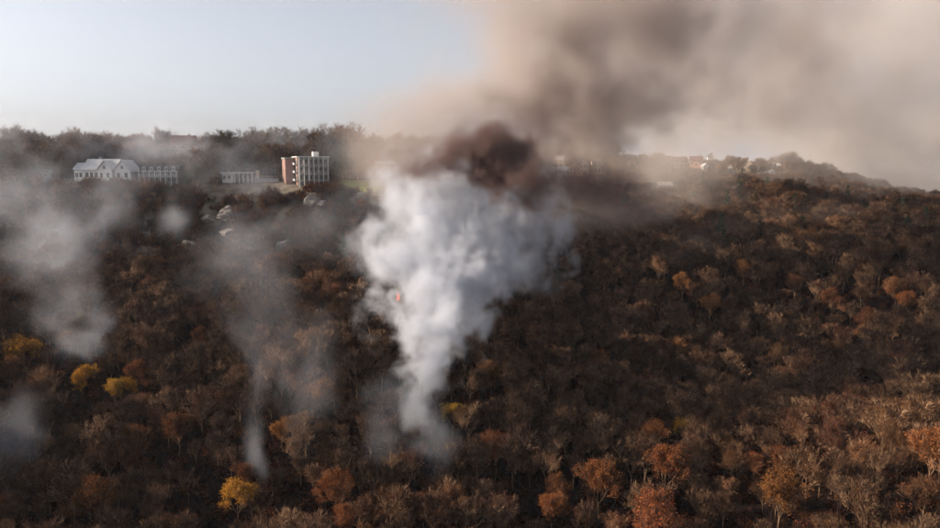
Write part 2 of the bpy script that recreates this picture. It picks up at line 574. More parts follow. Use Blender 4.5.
PROTO = {
    'bare': [branch_tree(11, 15, .62, twigs=5), branch_tree(12, 16, .75, twigs=4, limbs=5), branch_tree(13, 13, .7, twigs=6, fork=.28),
             branch_tree(14, 17, .52, twigs=4, fork=.42), branch_tree(15, 14, .85, twigs=5, limbs=5, fork=.3), branch_tree(16, 15.5, .66, twigs=3, limbs=4),
             branch_tree(17, 14.5, .58, M_TAN, 500, twigs=5, fill=.3)],
    'rust': [branch_tree(21, 14, .66, M_RUST, 4200, fill=.5, twigs=4), branch_tree(22, 15, .6, M_RUST, 3000, fill=.35, twigs=4, limbs=5),
             branch_tree(23, 12.5, .72, M_TAN, 3600, fill=.45, twigs=4), branch_tree(24, 14, .8, M_RUST, 2400, fill=.3, twigs=5)],
    'orange': [branch_tree(31, 13, .7, M_ORANGE, 9000, fill=.8, twigs=5), branch_tree(32, 14, .6, M_ORANGE, 7000, fill=.5, twigs=6)],
    'yellow': [branch_tree(41, 13, .72, M_YELLOW, 8500, fill=.7, twigs=5), branch_tree(42, 12, .62, M_YELLOW, 6500, fill=.5, twigs=6)],
    'ever': [conifer(51, 17, 3.4, M_NEEDLE), conifer(52, 19, 2.8, M_NEEDLE, .75), conifer(53, 14, 3.8, M_NEEDLE)],
    'olive': [branch_tree(61, 14, .75, M_OLIVE, 9500, fill=.95, twigs=4, limbs=5), branch_tree(62, 12, .65, M_OLIVE, 8500, fill=.9, twigs=4)],
}
NAME = {'bare': 'bare_tree', 'rust': 'rust_leaved_tree', 'orange': 'orange_tree', 'yellow': 'yellow_tree', 'ever': 'conifer_tree', 'olive': 'green_leaved_tree'}
CAT = {k: 'tree' for k in NAME}
first_parts = {}


def put_tree(kind, var, x, y, sc=1.0, label=None, group=None, rz=None, dz=0.0):
    T, C_, h = PROTO[kind][var % len(PROTO[kind])]
    rz = random.uniform(0, 6.28) if rz is None else rz
    o = empty(NAME[kind], (x, y, H(x, y) + dz), rz, sc)
    tag(o, label, 'tree', group)
    t = link(bpy.data.objects.new('trunk', T), o)
    c_ = link(bpy.data.objects.new('crown', C_), o)
    first_parts.setdefault((kind, var % len(PROTO[kind])), (t, c_))
    return o


BUILT = []       # keep-out discs (x, y, r)


def blocked(x, y, pad=0.0):
    return any((x - a) ** 2 + (y - b) ** 2 < (r + pad) ** 2 for a, b, r in BUILT)


# ------------------------------------------------------------------ buildings
def window(parent, x, z, w, h, y=0.0, frame=M_WHITE, muntin=True, axis_='x', sign=-1):
    """window on the front (y = const, facing -y) or on the left side (x = const)"""
    f = MB(); t = 0.1; d = 0.06
    for (a, b, c_, e) in ((x - w / 2 - t, x + w / 2 + t, z - t, z), (x - w / 2 - t, x + w / 2 + t, z + h, z + h + t), (x - w / 2 - t, x - w / 2, z, z + h), (x + w / 2, x + w / 2 + t, z, z + h)):
        if axis_ == 'x': f.box(a, b, y - d, y + 0.02, c_, e)
        else: f.box(y - d, y + 0.02, a, b, c_, e)
    if muntin:
        if axis_ == 'x': f.box(x - .03, x + .03, y - .045, y + .02, z, z + h)
        else: f.box(y - .045, y + .02, x - .03, x + .03, z, z + h)
    fo = f.build('window', frame, parent)
    p = MB()
    if axis_ == 'x': p.box(x - w / 2, x + w / 2, y - .03, y + .012, z, z + h)
    else: p.box(y - .03, y + .012, x - w / 2, x + w / 2, z, z + h)
    p.build('pane', M_GLASS, fo)
    return fo


def gable_house(name, label, loc, rz, w, d, hw, hr, wall, roof, cat='house', group=None, nwin=3, storeys=1, over=.5, chimney=True, door=True, axis_='x'):
    """ridge along x (axis_='x') or along y (gable facing the viewer)"""
    o = empty(name, loc, rz)
    tag(o, label, cat, group)
    b = MB()
    if axis_ == 'x':
        b.prism(-w / 2, w / 2, [(-d / 2, -2), (d / 2, -2), (d / 2, hw), (0, hw + hr), (-d / 2, hw)])
        wl = b.build('wall', wall, o)
        r = MB()
        k = hr / (d / 2); th = .18; e = d / 2 + over; ze = hw - over * k
        r.prism(-w / 2 - over, w / 2 + over, [(-e, ze + .03), (0, hw + hr + .03), (e, ze + .03), (e, ze + th + .03), (0, hw + hr + th + .03), (-e, ze + th + .03)])
    else:
        b.prism_y(-d / 2, d / 2, [(-w / 2, -2), (w / 2, -2), (w / 2, hw), (0, hw + hr), (-w / 2, hw)])
        wl = b.build('wall', wall, o)
        r = MB()
        k = hr / (w / 2); th = .18; e = w / 2 + over; ze = hw - over * k
        r.prism_y(-d / 2 - over, d / 2 + over, [(-e, ze + .03), (0, hw + hr + .03), (e, ze + .03), (e, ze + th + .03), (0, hw + hr + th + .03), (-e, ze + th + .03)])
    rf = r.build('roof', roof, o)
    if chimney:
        c_ = MB(); c_.box(w * .2, w * .2 + .9, .6, 1.4, hw + .3, hw + hr + 1.0)
        c_.build('chimney', M_PINK, rf)
    sh = hw / storeys
    for s_ in range(storeys):
        for i in range(nwin):
            x = -w / 2 + w * (i + .5) / nwin
            if s_ == 0 and door and i == nwin // 2:
                f = MB(); f.box(x - .5, x + .5, -d / 2 - .06, -d / 2 + .02, 0, 2.1)
                dr = f.build('door', M_DROOF, o)
                continue
            window(o, x, s_ * sh + sh * .33, min(1.5, w / nwin * .5), sh * .45, -d / 2)
        window(o, 0, s_ * sh + sh * .33, 1.2, sh * .45, -w / 2, axis_='y')
    return o


def put(u, v, y):
    p = pix(u, v, y)
    return p


def build_white_house():
    y = 306.0
    p = pix(109, 180, y); base = p.z
    o = empty('white_house', (p.x, y, base), R(-3))
    tag(o, 'long white house with pale roof and two gables standing at the bluff edge', 'house')
    # main body
    b = MB(); b.prism(-8.5, 5.0, [(-4, -3), (5, -3), (5, 4.6), (.5, 8.4), (-4, 4.6)])
    b.build('wall', M_WHITE, o)
    r = MB(); r.prism(-9.0, 5.4, [(-4.7, 4.1), (.5, 8.5), (5.7, 4.1), (5.7, 4.35), (.5, 8.75), (-4.7, 4.35)])
    r.build('roof', M_WROOF, o)
    # left wing, lower
    b = MB(); b.prism(-13.0, -8.52, [(-3, -3), (4, -3), (4, 4.6), (.5, 6.8), (-3, 4.6)])
    b.build('side_wing', M_WHITE, o)
    r = MB(); r.prism(-13.4, -9.02, [(-3.6, 4.25), (.5, 6.9), (4.6, 4.25), (4.6, 4.5), (.5, 7.15), (-3.6, 4.5)])
    r.build('roof', M_WROOF, o)
    # projecting front gable
    b = MB(); b.prism_y(-6, -4.02, [(-1.2, -3), (4.6, -3), (4.6, 4.4), (1.7, 7.7), (-1.2, 4.4)])
    b.build('front_gable', M_WHITE, o)
    r = MB(); r.prism_y(-6.5, -.5, [(-1.7, 4.0), (1.7, 7.85), (5.1, 4.0), (5.1, 4.25), (1.7, 8.1), (-1.7, 4.25)])
    r.build('roof', M_WROOF, o)
    # right wing with the ridge towards the viewer
    b = MB(); b.prism_y(-4.6, 4, [(5.03, -3), (11.8, -3), (11.8, 3.8), (8.4, 8.0), (5.03, 3.8)])
    b.build('side_wing', M_WHITE, o)
    r = MB(); r.prism_y(-5.1, 4.4, [(4.75, 3.6), (8.4, 8.15), (12.3, 3.3), (12.3, 3.55), (8.4, 8.4), (4.75, 3.85)])
    r.build('roof', M_WROOF, o)
    for x in (-7, -5, -3): window(o, x, 1.2, 1.3, 2.0, -4.0)
    for x in (-12, -10.2): window(o, x, 1.2, 1.1, 1.8, -3.0)
    for x in (.3, 3.1): window(o, x, 1.0, 1.1, 2.0, -6.0)
    window(o, 1.7, 4.6, 1.0, 1.3, -6.0)
    for x in (6.8, 10): window(o, x, 1.0, 1.2, 2.0, -4.6)
    window(o, 8.4, 4.6, 1.0, 1.3, -4.6)
    # terrace wall and railing
    t = MB(); t.box(-14, 12.5, -9.5, -6.6, -4.5, -.6); t.build('terrace', M_CONC, o)
    t = MB()
    for i in range(18): t.box(-13.9 + i * 1.55, -13.8 + i * 1.55, -9.42, -9.32, -.6, .4)
    t.box(-14, 12.5, -9.44, -9.30, .4, .48); t.build('railing', M_WHITE, o)
    c_ = MB(); c_.box(-4.6, -3.6, 1.3, 2.2, 7, 9.6); c_.build('chimney', M_CONC, o)
    BUILT.extend([(p.x - 9, y, 8), (p.x, y, 9), (p.x + 8, y, 9)])


def build_grey_house():
    y = 305.0
    p = pix(163, 183, y); base = p.z
    o = empty('grey_house', (p.x, y, base), R(2))
    tag(o, 'two storey grey house with dark dormers and tall white deck posts', 'house')
    b = MB(); b.box(-7.6, 7.6, -3, 5, -4, 5.2); b.build('wall', M_GREY, o)
    r = MB(); r.prism(-8.0, 8.0, [(-3.6, 5.0), (5.6, 5.0), (3.2, 7.3), (-1.4, 7.3)]); rf = r.build('roof', M_DROOF, o)
    for i in range(5):
        x = -6.0 + i * 3.0
        d = MB(); d.prism_y(-3.9, -1.5, [(x - .8, 5.05), (x + .8, 5.05), (x + .8, 6.4), (x, 7.1), (x - .8, 6.4)]); dm = d.build('dormer', M_GREY, o)
        window(dm, x, 5.3, .9, 1.0, -3.9)
    for i in range(6):
        x = -6.4 + i * 2.56
        window(o, x, .6, 1.3, 1.7, -3.0); window(o, x, 3.1, 1.2, 1.4, -3.0)
    dk = MB(); dk.box(-7.8, 7.8, -5.6, -3.02, 2.45, 2.65); dk.build('deck', M_CONC, o)
    for i in range(8):
        x = -7.6 + i * 2.17
        q = MB(); q.box(x - .12, x + .12, -5.56, -5.32, -4, 4.9); q.build('deck_post', M_WHITE, o)
    q = MB(); q.box(-7.8, 7.8, -5.6, -5.28, 3.6, 3.7)
    for i in range(44): q.box(-7.7 + i * .355, -7.65 + i * .355, -5.47, -5.41, 2.66, 3.6)
    q.build('railing', M_WHITE, o)
    q = MB(); q.box(-8.0, 8.0, -5.75, -5.15, 4.9, 5.08); q.build('eave_beam', M_WHITE, o)
    BUILT.extend([(p.x - 4, y, 7), (p.x + 4, y, 7)])


def build_pavilion():
    y = 312.0
    p = pix(243, 180.5, y); base = p.z
    o = empty('low_pavilion', (p.x, y, base), R(0))
    tag(o, 'low white flat roofed pavilion with open posts above the dry grass clearing', 'pavilion')
    r = MB(); r.box(-8.5, 5.5, -4, 4, 3.1, 3.45); r.build('roof', M_WHITE, o)
    w = MB(); w.box(-8.0, -3.4, -2.6, 3.5, -1, 3.09); w.build('wall', M_WHITE, o)
    w = MB(); w.box(-3.38, 5.2, 1.0, 3.5, -1, 3.09); w.build('wall', M_GREY, o)
    for i in range(5):
        x = -2.4 + i * 1.85
        q = MB(); q.box(x - .14, x + .14, -3.6, -3.32, -1, 3.09); q.build('post', M_WHITE, o)
    for x in (-7, -5): window(o, x, .8, 1.1, 1.3, -2.6)
    for x in (-1.8, .5, 3): window(o, x, .6, 1.5, 1.8, 1.0)
    c_ = MB(); c_.box(5.9, 7.1, -1, .5, -1, 4.3); c_.build('chimney', M_CREAM, o)
    w = MB(); w.box(5.55, 16, -3.0, -2.6, -2, .9); w.build('garden_wall', M_CONC, o)
    q = MB()
    for i in range(14): q.box(5.6 + i * .75, 5.68 + i * .75, -2.84, -2.76, .9, 1.8)
    q.box(5.6, 15.6, -2.86, -2.74, 1.8, 1.88); q.build('railing', M_WHITE, o)
    BUILT.extend([(p.x - 3, y, 8), (p.x + 8, y, 8)])


def build_apartments():
    y = 309.0
    p = pix(311, 181.5, y); base = p.z
    o = empty('apartment_building', (p.x, y, base), R(24))
    tag(o, 'three storey flat roofed building with pale column grid front and brick red side', 'building')
    W_, D_, SH = 12.4, 9.5, 3.3
    b = MB(); b.box(-W_ / 2, W_ / 2, -D_ / 2, D_ / 2, -4, 3 * SH + .2); b.build('wall', M_GREY, o)
    b = MB(); b.box(-W_ / 2 - .22, -W_ / 2 - .003, -D_ / 2 + .1, D_ / 2, -4, 3 * SH + .2); b.build('brick_side_wall', M_PINK, o)
    r = MB(); r.box(-W_ / 2 - .7, W_ / 2 + .7, -D_ / 2 - 1.9, D_ / 2 + .5, 3 * SH + .21, 3 * SH + .55); r.build('roof', M_WHITE, o)
    r = MB(); r.box(-W_ / 2 - 4.3, -W_ / 2 - .72, 0.2, D_ / 2 + 3, -4, 3 * SH - .4); r.build('rear_wing', M_PINK, o)
    r = MB(); r.box(-W_ / 2 - 4.6, -W_ / 2 - .75, -.2, D_ / 2 + 3.3, 3 * SH - .39, 3 * SH + .1); r.build('rear_wing_roof', M_GREENROOF, o)
    r = MB(); r.box(1.2, 3.6, 0, 2.4, 3 * SH + .56, 3 * SH + 2.6); r.build('penthouse', M_WHITE, o)
    for k in range(4):
        z = k * SH
        if k:
            s_ = MB(); s_.box(-W_ / 2, W_ / 2, -D_ / 2 - 1.6, -D_ / 2 - .003, z - .16, z); s_.build('floor_slab', M_WHITE, o)
        if k < 3:
            q = MB(); q.box(-W_ / 2, W_ / 2, -D_ / 2 - 1.58, -D_ / 2 - 1.52, z + 1.0, z + 1.06)
            for i in range(40): q.box(-W_ / 2 + .05 + i * .31, -W_ / 2 + .09 + i * .31, -D_ / 2 - 1.57, -D_ / 2 - 1.53, z, z + 1.0)
            q.build('balcony_railing', M_STEEL, o)
            for i in range(6):
                x = -W_ / 2 + W_ * (i + .5) / 6
                window(o, x, z + .5, 1.45, 2.1, -D_ / 2)
            for j in range(3):
                yy = -D_ / 2 + D_ * (j + .5) / 3
                window(o, yy, z + .9, 1.2, 1.5, -W_ / 2 - .23, axis_='y')
                s_ = MB(); s_.box(-W_ / 2 - 1.5, -W_ / 2 - .3, yy - 1.2, yy + 1.2, z + .35, z + .5); s_.box(-W_ / 2 - 1.5, -W_ / 2 - 1.42, yy - 1.2, yy + 1.2, z + .5, z + 1.25)
                s_.build('balcony', M_WHITE, o)
    for i in range(7):
        x = -W_ / 2 + .2 + i * (W_ - .4) / 6
        wdt = .24 if i in (0, 2) else .13
        q = MB(); q.box(x - wdt, x + wdt, -D_ / 2 - 2.0, -D_ / 2 - 1.62, -4, 3 * SH + .2); q.build('column', M_WHITE, o)
    BUILT.extend([(p.x, y, 10), (p.x - 7, y + 6, 7)])


build_white_house(); build_grey_house(); build_pavilion(); build_apartments()

# low canopy building behind the lawn
p = pix(386, 168.5, 330)
o = gable_house('lawn_house', 'low dark house with white roof edge behind the green lawn', (p.x, 330, p.z), 0, 8.5, 6, 2.4, .9, M_GREY, M_WHITE, nwin=4, chimney=True)
BUILT.append((p.x, 330, 6))
p = pix(184, 152, 352)
gable_house('red_roofed_house', 'dark red roofed house showing above the trees on the left', (p.x, 352, p.z - 2), R(15), 11, 9, 5.5, 4.2, M_PINK, M_RROOF, nwin=3, storeys=2)
BUILT.append((p.x, 352, 7))
p = pix(241, 160, 360)
gable_house('hidden_white_house', 'small white roofed house half hidden among trees above the pavilion', (p.x, 360, p.z - 1), R(-8), 7, 6, 3.2, 1.5, M_GREY, M_WHITE, nwin=3)
BUILT.append((p.x, 360, 4))
p = pix(52, 178, 312)
gable_house('garden_shed', 'small grey shed left of the long white house', (p.x, 312, p.z), R(5), 6, 4, 2.3, 1.2, M_GREY, M_WROOF, nwin=2, chimney=False, cat='shed')
BUILT.append((p.x, 312, 4))

# small far houses along the right-hand bluff
FAR = [
    # u, v(base), y, w, d, hw, hr, wall, roof, axis, label
    (557, 167, 520, 11, 8, 5, 3.2, M_CREAM, M_WROOF, 'x', 'pale roofed cream house nearest the dark smoke on the bluff'),
    (563, 176, 500, 7, 7, 4, 2.2, M_CREAM, M_WROOF, 'x', 'small cream house just below the pale roofed one beside the smoke'),
    (575, 175, 505, 7.5, 8, 5.5, 3.0, M_PEACH, M_DROOF, 'y', 'peach gabled house seen through brown smoke right of the column'),
    (584, 174, 510, 5.5, 8, 7.0, 2.5, M_CREAM, M_DROOF, 'y', 'narrow tall cream house seen through brown smoke'),
    (598, 172, 515, 9, 8, 5.5, 3.2, M_CREAM, M_DROOF, 'x', 'wide cream house with dark roof, right end of the smoky pair'),
    (679, 167, 600, 12, 9, 5, 3.2, M_PEACH, M_RROOF, 'x', 'long orange walled house, leftmost on the distant right bluff'),
    (696, 166, 610, 10, 8, 4.5, 3.5, M_PEACH, M_RROOF, 'x', 'small house with brick red roof right of the orange walled one'),
    (705, 171, 590, 5, 6, 4, 2.0, M_WHITE, M_WROOF, 'y', 'tiny white gabled house at the bluff edge below the red roof'),
    (710, 162, 640, 5, 6, 5, 2.2, M_WHITE, M_DROOF, 'y', 'tiny white house with dark roof among the distant trees'),
    (730, 173, 590, 7, 6, 4, 2.0, M_GREY, M_WROOF, 'x', 'small grey house with pale roof left of the big cream gable'),
    (744, 171, 600, 12, 9, 5.5, 4.6, M_CREAM, M_CREAM, 'y', 'large cream house with steep broad gable on the distant bluff'),
    (759, 172, 605, 5, 7, 7, 3.0, M_WHITE, M_DROOF, 'y', 'narrow white house right of the large cream gable'),
    (771, 172, 600, 13, 8, 4.5, 2.5, M_WHITE, M_WROOF, 'x', 'long low white house, second from the right end of the distant row'),
    (771, 177, 575, 5, 6, 3.5, 2.0, M_WHITE, M_WROOF, 'y', 'tiny white cottage lowest on the distant bluff edge'),
    (664, 190, 470, 9, 6, 3.2, 2.0, M_CREAM, M_WROOF, 'x', 'pale roofed cottage beside the bare clearing on the far slope'),
]
for (u, v, y, w, d, hw, hr, wm, rm, ax, lab) in FAR:
    p = pix(u, v, y)
    z = max(p.z, H(p.x, y) + .3)
    gable_house('far_house', lab, (p.x, y, z), random.Random(u).uniform(-.4, .15), w, d, hw, hr, wm, rm, nwin=3, storeys=2 if hw > 4.8 else 1, axis_=ax,
                group='houses along the distant right bluff')
    BUILT.append((p.x, y, w * .6)); BUILT.append((p.x - 3, y - 9, w * .7))

# thin masts standing above the far treeline
for (u, v, y, h, lab) in ((809, 172, 620, 22, 'thin lattice radio mast above the distant treeline at right'),
                          (668, 166, 640, 24, 'thin grey radio mast above the orange walled house')):
    p = pix(u, v, y); z0 = H(p.x, y)
    o = empty('radio_mast', (p.x, y, z0)); tag(o, lab, 'mast')
    mb = MB()
    for k in range(3):
        a = k * 2.094
        mb.tube(Vector((math.cos(a) * .5, math.sin(a) * .5, -.5)), Vector((math.cos(a) * .25, math.sin(a) * .25, h)), .07, .05, 4, cap=True)
    mb.build('mast_legs', M_STEEL, o)
    mb = MB()
    for i in range(int(h / 1.2)):
        for k in range(3):
            a, b_ = k * 2.094, (k + 1) * 2.094; z = i * 1.2; r0 = .5 - .25 * z / h
            mb.tube(Vector((math.cos(a) * r0, math.sin(a) * r0, z)), Vector((math.cos(b_) * r0, math.sin(b_) * r0, z + 1.2)), .035, .035, 3)
    mb.build('lattice', M_STEEL, o)
    mb = MB(); mb.tube(Vector((0, 0, h - .3)), Vector((0, 0, h + 3.5)), .05, .03, 5, cap=True); mb.build('antenna', M_STEEL, o)


# ------------------------------------------------------------------ rock outcrops
def rock_mesh(seed, sx_, sy_, sz_, n=30):
    rng = np.random.default_rng(seed)
    import bmesh
    bm = bmesh.new()
    bmesh.ops.create_icosphere(bm, subdivisions=4, radius=1)
    co = np.array([v.co[:] for v in bm.verts])
    # chisel by random planes into ledges
    for k in range(n):
        d = rng.normal(size=3); d /= np.linalg.norm(d)
        lim = rng.uniform(.62, .9)
        t = co @ d
        over = np.maximum(t - lim, 0)
        co -= over[:, None] * d * .95
    nn = fbm(co[:, 0] * 2.2 + seed, co[:, 1] * 2.2, co[:, 2] * 4 + 5, 4) - .5
    co *= (1 + nn[:, None] * .45)
    # horizontal ledges
    co[:, :2] *= (1 + .02 * np.sign(np.sin(co[:, 2] * 14 + seed)))[:, None]
    co *= np.array([sx_, sy_, sz_])
    for v, c_ in zip(bm.verts, co): v.co = c_
    me_ = bpy.data.meshes.new('rock'); bm.to_mesh(me_); bm.free()
    me_.materials.append(M_ROCK)
    return me_


ROCKS = [
    (229, 212, 288, 6.5, 5, 3.6, 'large pale rock outcrop with dark hollow below the dry clearing'),
    (209, 218, 285, 3.5, 3, 2.2, 'pale rock ledge just left of the large outcrop'),
    (311, 199, 288, 4.0, 4, 3.2, 'grey rock knob at the lower right end of the clearing'),
    (322, 203, 287, 3.0, 3, 2.0, 'small rock block right of the grey knob'),
    (229, 232, 282, 4.5, 3, 2.2, 'pale broken rock ledge under the large outcrop'),
    (48, 244, 276, 5.0, 4, 3.4, 'pale rock face on the far left slope in blue smoke'),
    (58, 232, 279, 3.5, 3, 2.5, 'small pale rock above the far left rock face'),
    (190, 246, 272, 4.0, 3, 5.0, 'tall grey cliff block under the middle of the left bluff'),
    (245, 250, 270, 4.5, 3, 4.5, 'tall grey cliff block with vertical face below the outcrops'),
    (150, 252, 270, 3.5, 3, 3.8, 'grey cliff block left of the tall cliff blocks'),
    (378, 193, 287, 4.0, 3, 2.2, 'brown rock ledge under the green lawn'),
    (362, 195, 286, 3.0, 3, 2.0, 'smaller brown ledge left below the green lawn'),
    (283, 246, 272, 4.0, 3, 4.0, 'grey cliff block right of the vertical cliff face'),
]
for i, (u, v, y, a, b_, c_, lab) in enumerate(ROCKS):
    x, yy = ground_at(u, v, c_ * .3, 240, 330)
    o = link(bpy.data.objects.new('rock_outcrop', rock_mesh(70 + i, a, b_, c_)))
    o.location = (x, yy, H(x, yy) - c_ * .1); o.rotation_euler = (0, 0, i * 1.3 % .8 - .4)
    tag(o, lab, 'rock', 'rock outcrops along the left bluff')
    BUILT.append((x, yy - 2, a * .85))

# ------------------------------------------------------------------ notable trees, each placed where the photograph shows its crown
random.seed(5)
NOTED = [
    # kind, variant, u, v of crown centre, scale, label
    ('yellow', 0, 237, 489, .80, 'bright yellow-green leaved tree at the bottom below the thin smoke wisp'),
    ('orange', 0, 245, 470, .55, 'small orange leaved tree just behind the yellow-green one'),
    ('yellow', 1, 25, 345, .95, 'golden leaved tree near the left edge, topmost of the golden ones'),
    ('orange', 1, 9, 366, .8, 'orange leaved tree at the left edge below the golden tree'),
    ('orange', 0, 68, 337, .7, 'orange leaved tree inside the round blue smoke puff'),
    ('yellow', 0, 81, 373, .7, 'yellow-orange leaved tree just under the round blue smoke puff'),
    ('yellow', 1, 114, 383, .62, 'small yellow leaved tree, left of a close yellow pair'),
    ('yellow', 0, 131, 383, .5, 'small yellow leaved tree, right of a close yellow pair'),
    ('orange', 1, 137, 368, .7, 'rusty orange tree above the close yellow pair'),
    ('orange', 0, 177, 421, .8, 'orange leaved tree alone in dark woods, left of the thin wisp'),
    ('orange', 1, 200, 332, .55, 'small red-orange tree high on the left slope'),
    ('orange', 0, 282, 425, .6, 'dull orange tree right of the thin smoke wisp'),
    ('orange', 0, 337, 481, .85, 'orange leaved tree in dark woods below and left of the white smoke'),
    ('orange', 1, 346, 510, .6, 'small orange tree beneath the larger one left of the white smoke'),
    ('orange', 1, 92, 487, .9, 'brown-orange tree near the bottom left corner'),
    ('orange', 0, 495, 441, .9, 'bright orange leaved tree right below the white smoke column'),
    ('orange', 1, 492, 368, .75, 'dark orange tree beside the right edge of the white smoke'),
    ('yellow', 1, 452, 410, .7, 'tan-yellow tree touching the foot of the white smoke column'),
    ('orange', 1, 559, 482, .7, 'narrow vivid orange tree near the bottom middle'),
    ('orange', 0, 553, 502, .7, 'vivid orange tree lowest near the bottom middle'),
    ('orange', 0, 600, 472, 1.0, 'broad orange-tan tree right of the bottom middle'),
    ('orange', 1, 660, 505, 1.15, 'large tan-orange leaved tree at the bottom edge right of middle'),
    ('orange', 0, 668, 455, .95, 'large orange-brown tree above the one at the bottom edge'),
    ('orange', 0, 781, 482, .95, 'golden orange crown near the bottom right, the brightest there'),
    ('orange', 0, 783, 455, .75, 'orange crown just above the golden one at bottom right'),
    ('yellow', 1, 685, 425, .7, 'slender gold-brown tree in shade right of middle'),
    ('orange', 0, 711, 300, .85, 'dark orange tree alone in the shadowed band'),
    ('orange', 1, 683, 277, .75, 'orange crown above the shadowed band, leftmost'),
    ('orange', 1, 744, 265, .75, 'red-orange crown at the top of the sunlit far spur'),
    ('orange', 0, 795, 279, .75, 'orange crown in the middle of the sunlit far spur'),
    ('orange', 1, 897, 284, .8, 'orange crown near the right end of the sunlit spur'),
    ('orange', 0, 906, 296, .7, 'orange crown just right of and below another on the spur'),
    ('orange', 1, 868, 312, .7, 'reddish crown on the lower edge of the sunlit spur'),
    ('orange', 0, 935, 440, .95, 'tan-orange crown against the right edge near the bottom'),
]
PLACED = []
SIGHT = []
for (k, va, u, v, sc, lab) in NOTED:
    sc *= 1.12
    h = PROTO[k][va][2] * sc * .76
    x, y = ground_at(u, v, h, 100, 700)
    put_tree(k, va, x, y, sc, lab, 'bright autumn trees scattered over the slope')
    SIGHT.append((x, y, u, v + 17 * sc * 160 / y, 17 * sc * 160 / y))
    PLACED.append((x, y, 4.0)); PLACED.append((x, y - 7, 3.8)); PLACED.append((x - 7, y, 4.2))
UP = [
    # plateau trees: kind, var, u, base v (approx), y, height metres, label
    ('ever', 1, 107, 168, 322, 16, 'dark pine with tiered top above the long white house, left of two'),
    ('ever', 0, 120, 168, 326, 18, 'taller dark pine above the long white house, right of two'),
    ('ever', 0, 162, 168, 318, 14, 'dark green conifer above the grey dormered house'),
    ('olive', 0, 155, 168, 312, 12, 'yellow-green leafy tree left of the dark conifer by the grey house'),
    ('olive', 0, 20, 176, 318, 17, 'large olive green tree at the left edge of the plateau'),
    ('olive', 1, 36, 178, 310, 14, 'dense green tree right of the large olive one at left edge'),
    ('olive', 0, 4, 178, 312, 15, 'green tree cut by the left edge of the picture'),
    ('ever', 1, 243, 165, 345, 15, 'narrow dark conifer behind the pavilion'),
    ('ever', 2, 231, 165, 350, 18, 'tall dark tree left behind the pavilion'),
    ('ever', 0, 334, 170, 312, 15, 'dark conifer at the right corner of the flat roofed building'),
    ('ever', 2, 343, 168, 318, 17, 'broad dark conifer beside the green lawn'),
    ('olive', 0, 358, 168, 335, 15, 'dark leafy tree behind the green lawn'),
    ('ever', 1, 342, 168, 340, 20, 'tallest dark conifer behind the flat roofed building'),
    ('olive', 1, 270, 172, 318, 13, 'pale green tree between pavilion and flat roofed building'),
    ('olive', 0, 283, 172, 330, 16, 'green tree just left of the flat roofed building'),
    ('olive', 1, 215, 178, 300, 10, 'grey-green tree at the left end of the pavilion'),
    ('ever', 2, 192, 174, 306, 12, 'dark round tree between the grey house and the clearing'),
    ('ever', 0, 372, 168, 345, 17, 'dark conifer behind the right half of the lawn'),
    ('ever', 0, 680, 166, 640, 14, 'dark pointed conifer behind the orange walled far house'),
    ('ever', 0, 766, 168, 640, 16, 'dark conifer behind the white far houses'),
    ('ever', 2, 640, 172, 560, 17, 'big dark tree at the left of the far row, under brown smoke'),
    ('ever', 2, 652, 172, 570, 15, 'second big dark tree under brown smoke'),
]
for (k, va, u, v, y, hh, lab) in UP:
    p = pix(u, v, y)
    if blocked(p.x, y, 1.0): y += 9
    put_tree(k, va, p.x, y, hh / PROTO[k][va][2], lab, 'evergreens and green trees near the houses')
    PLACED.append((p.x, y, 2.5))

# ------------------------------------------------------------------ the wood: scattered trees
rng = np.random.default_rng(42)
SP = 5.6
cand = []
yy = 96.0
while yy < 950:
    sp_ = SP * (1.0 if yy < 420 else 1.25)
    half = 0.70 * yy + 25
    xs = np.arange(-half, half * 1.05, sp_)
    cand.append(np.stack([xs + rng.uniform(-.42, .42, len(xs)) * sp_, yy + rng.uniform(-.42, .42, len(xs)) * sp_], -1))
    yy += sp_ * .95
# wood to the left of the frame too, for its shade
P = np.concatenate(cand)
dz_, lz_, hz_ = zone(P[:, 0], P[:, 1])
keep = (dz_ < .25) & (lz_ < .25) & (hz_ < .4)
for (a, b_, r) in BUILT: keep &= (P[:, 0] - a) ** 2 + (P[:, 1] - b_) ** 2 > r * r
for (a, b_, r) in PLACED: keep &= (P[:, 0] - a) ** 2 + (P[:, 1] - b_) ** 2 > r * r
P = P[keep]
HZ = height(P[:, 0], P[:, 1])
dens = fbm(P[:, 0] / 30, P[:, 1] / 30, P[:, 0] * 0 + 4, 3)
U = 470 + FPX * P[:, 0] / P[:, 1]
plateau = HZ - CAMZ > -11.5
rnd = rng.random(len(P)); rnd2 = rng.random(len(P))
species = fbm(P[:, 0] / 22 + 40, P[:, 1] / 22, P[:, 0] * 0 + 14, 3)
kind = np.full(len(P), 'bare', dtype=object)
leafy = smooth(.44, .62, species) * .5 + .12
kind[rnd < leafy] = 'rust'
kind[(rnd > .972) & ~plateau] = 'orange'
kind[(rnd > .962) & (rnd <= .972) & ~plateau & (U < 250)] = 'yellow'
kind[plateau & (rnd > .955)] = 'ever'
kind[plateau & (rnd > .86) & (rnd <= .955)] = 'olive'
kind[(rnd > .985) & ~plateau & (P[:, 1] > 250)] = 'ever'
scale = rng.uniform(.52, 1.02, len(P)) * (0.85 + .3 * dens)
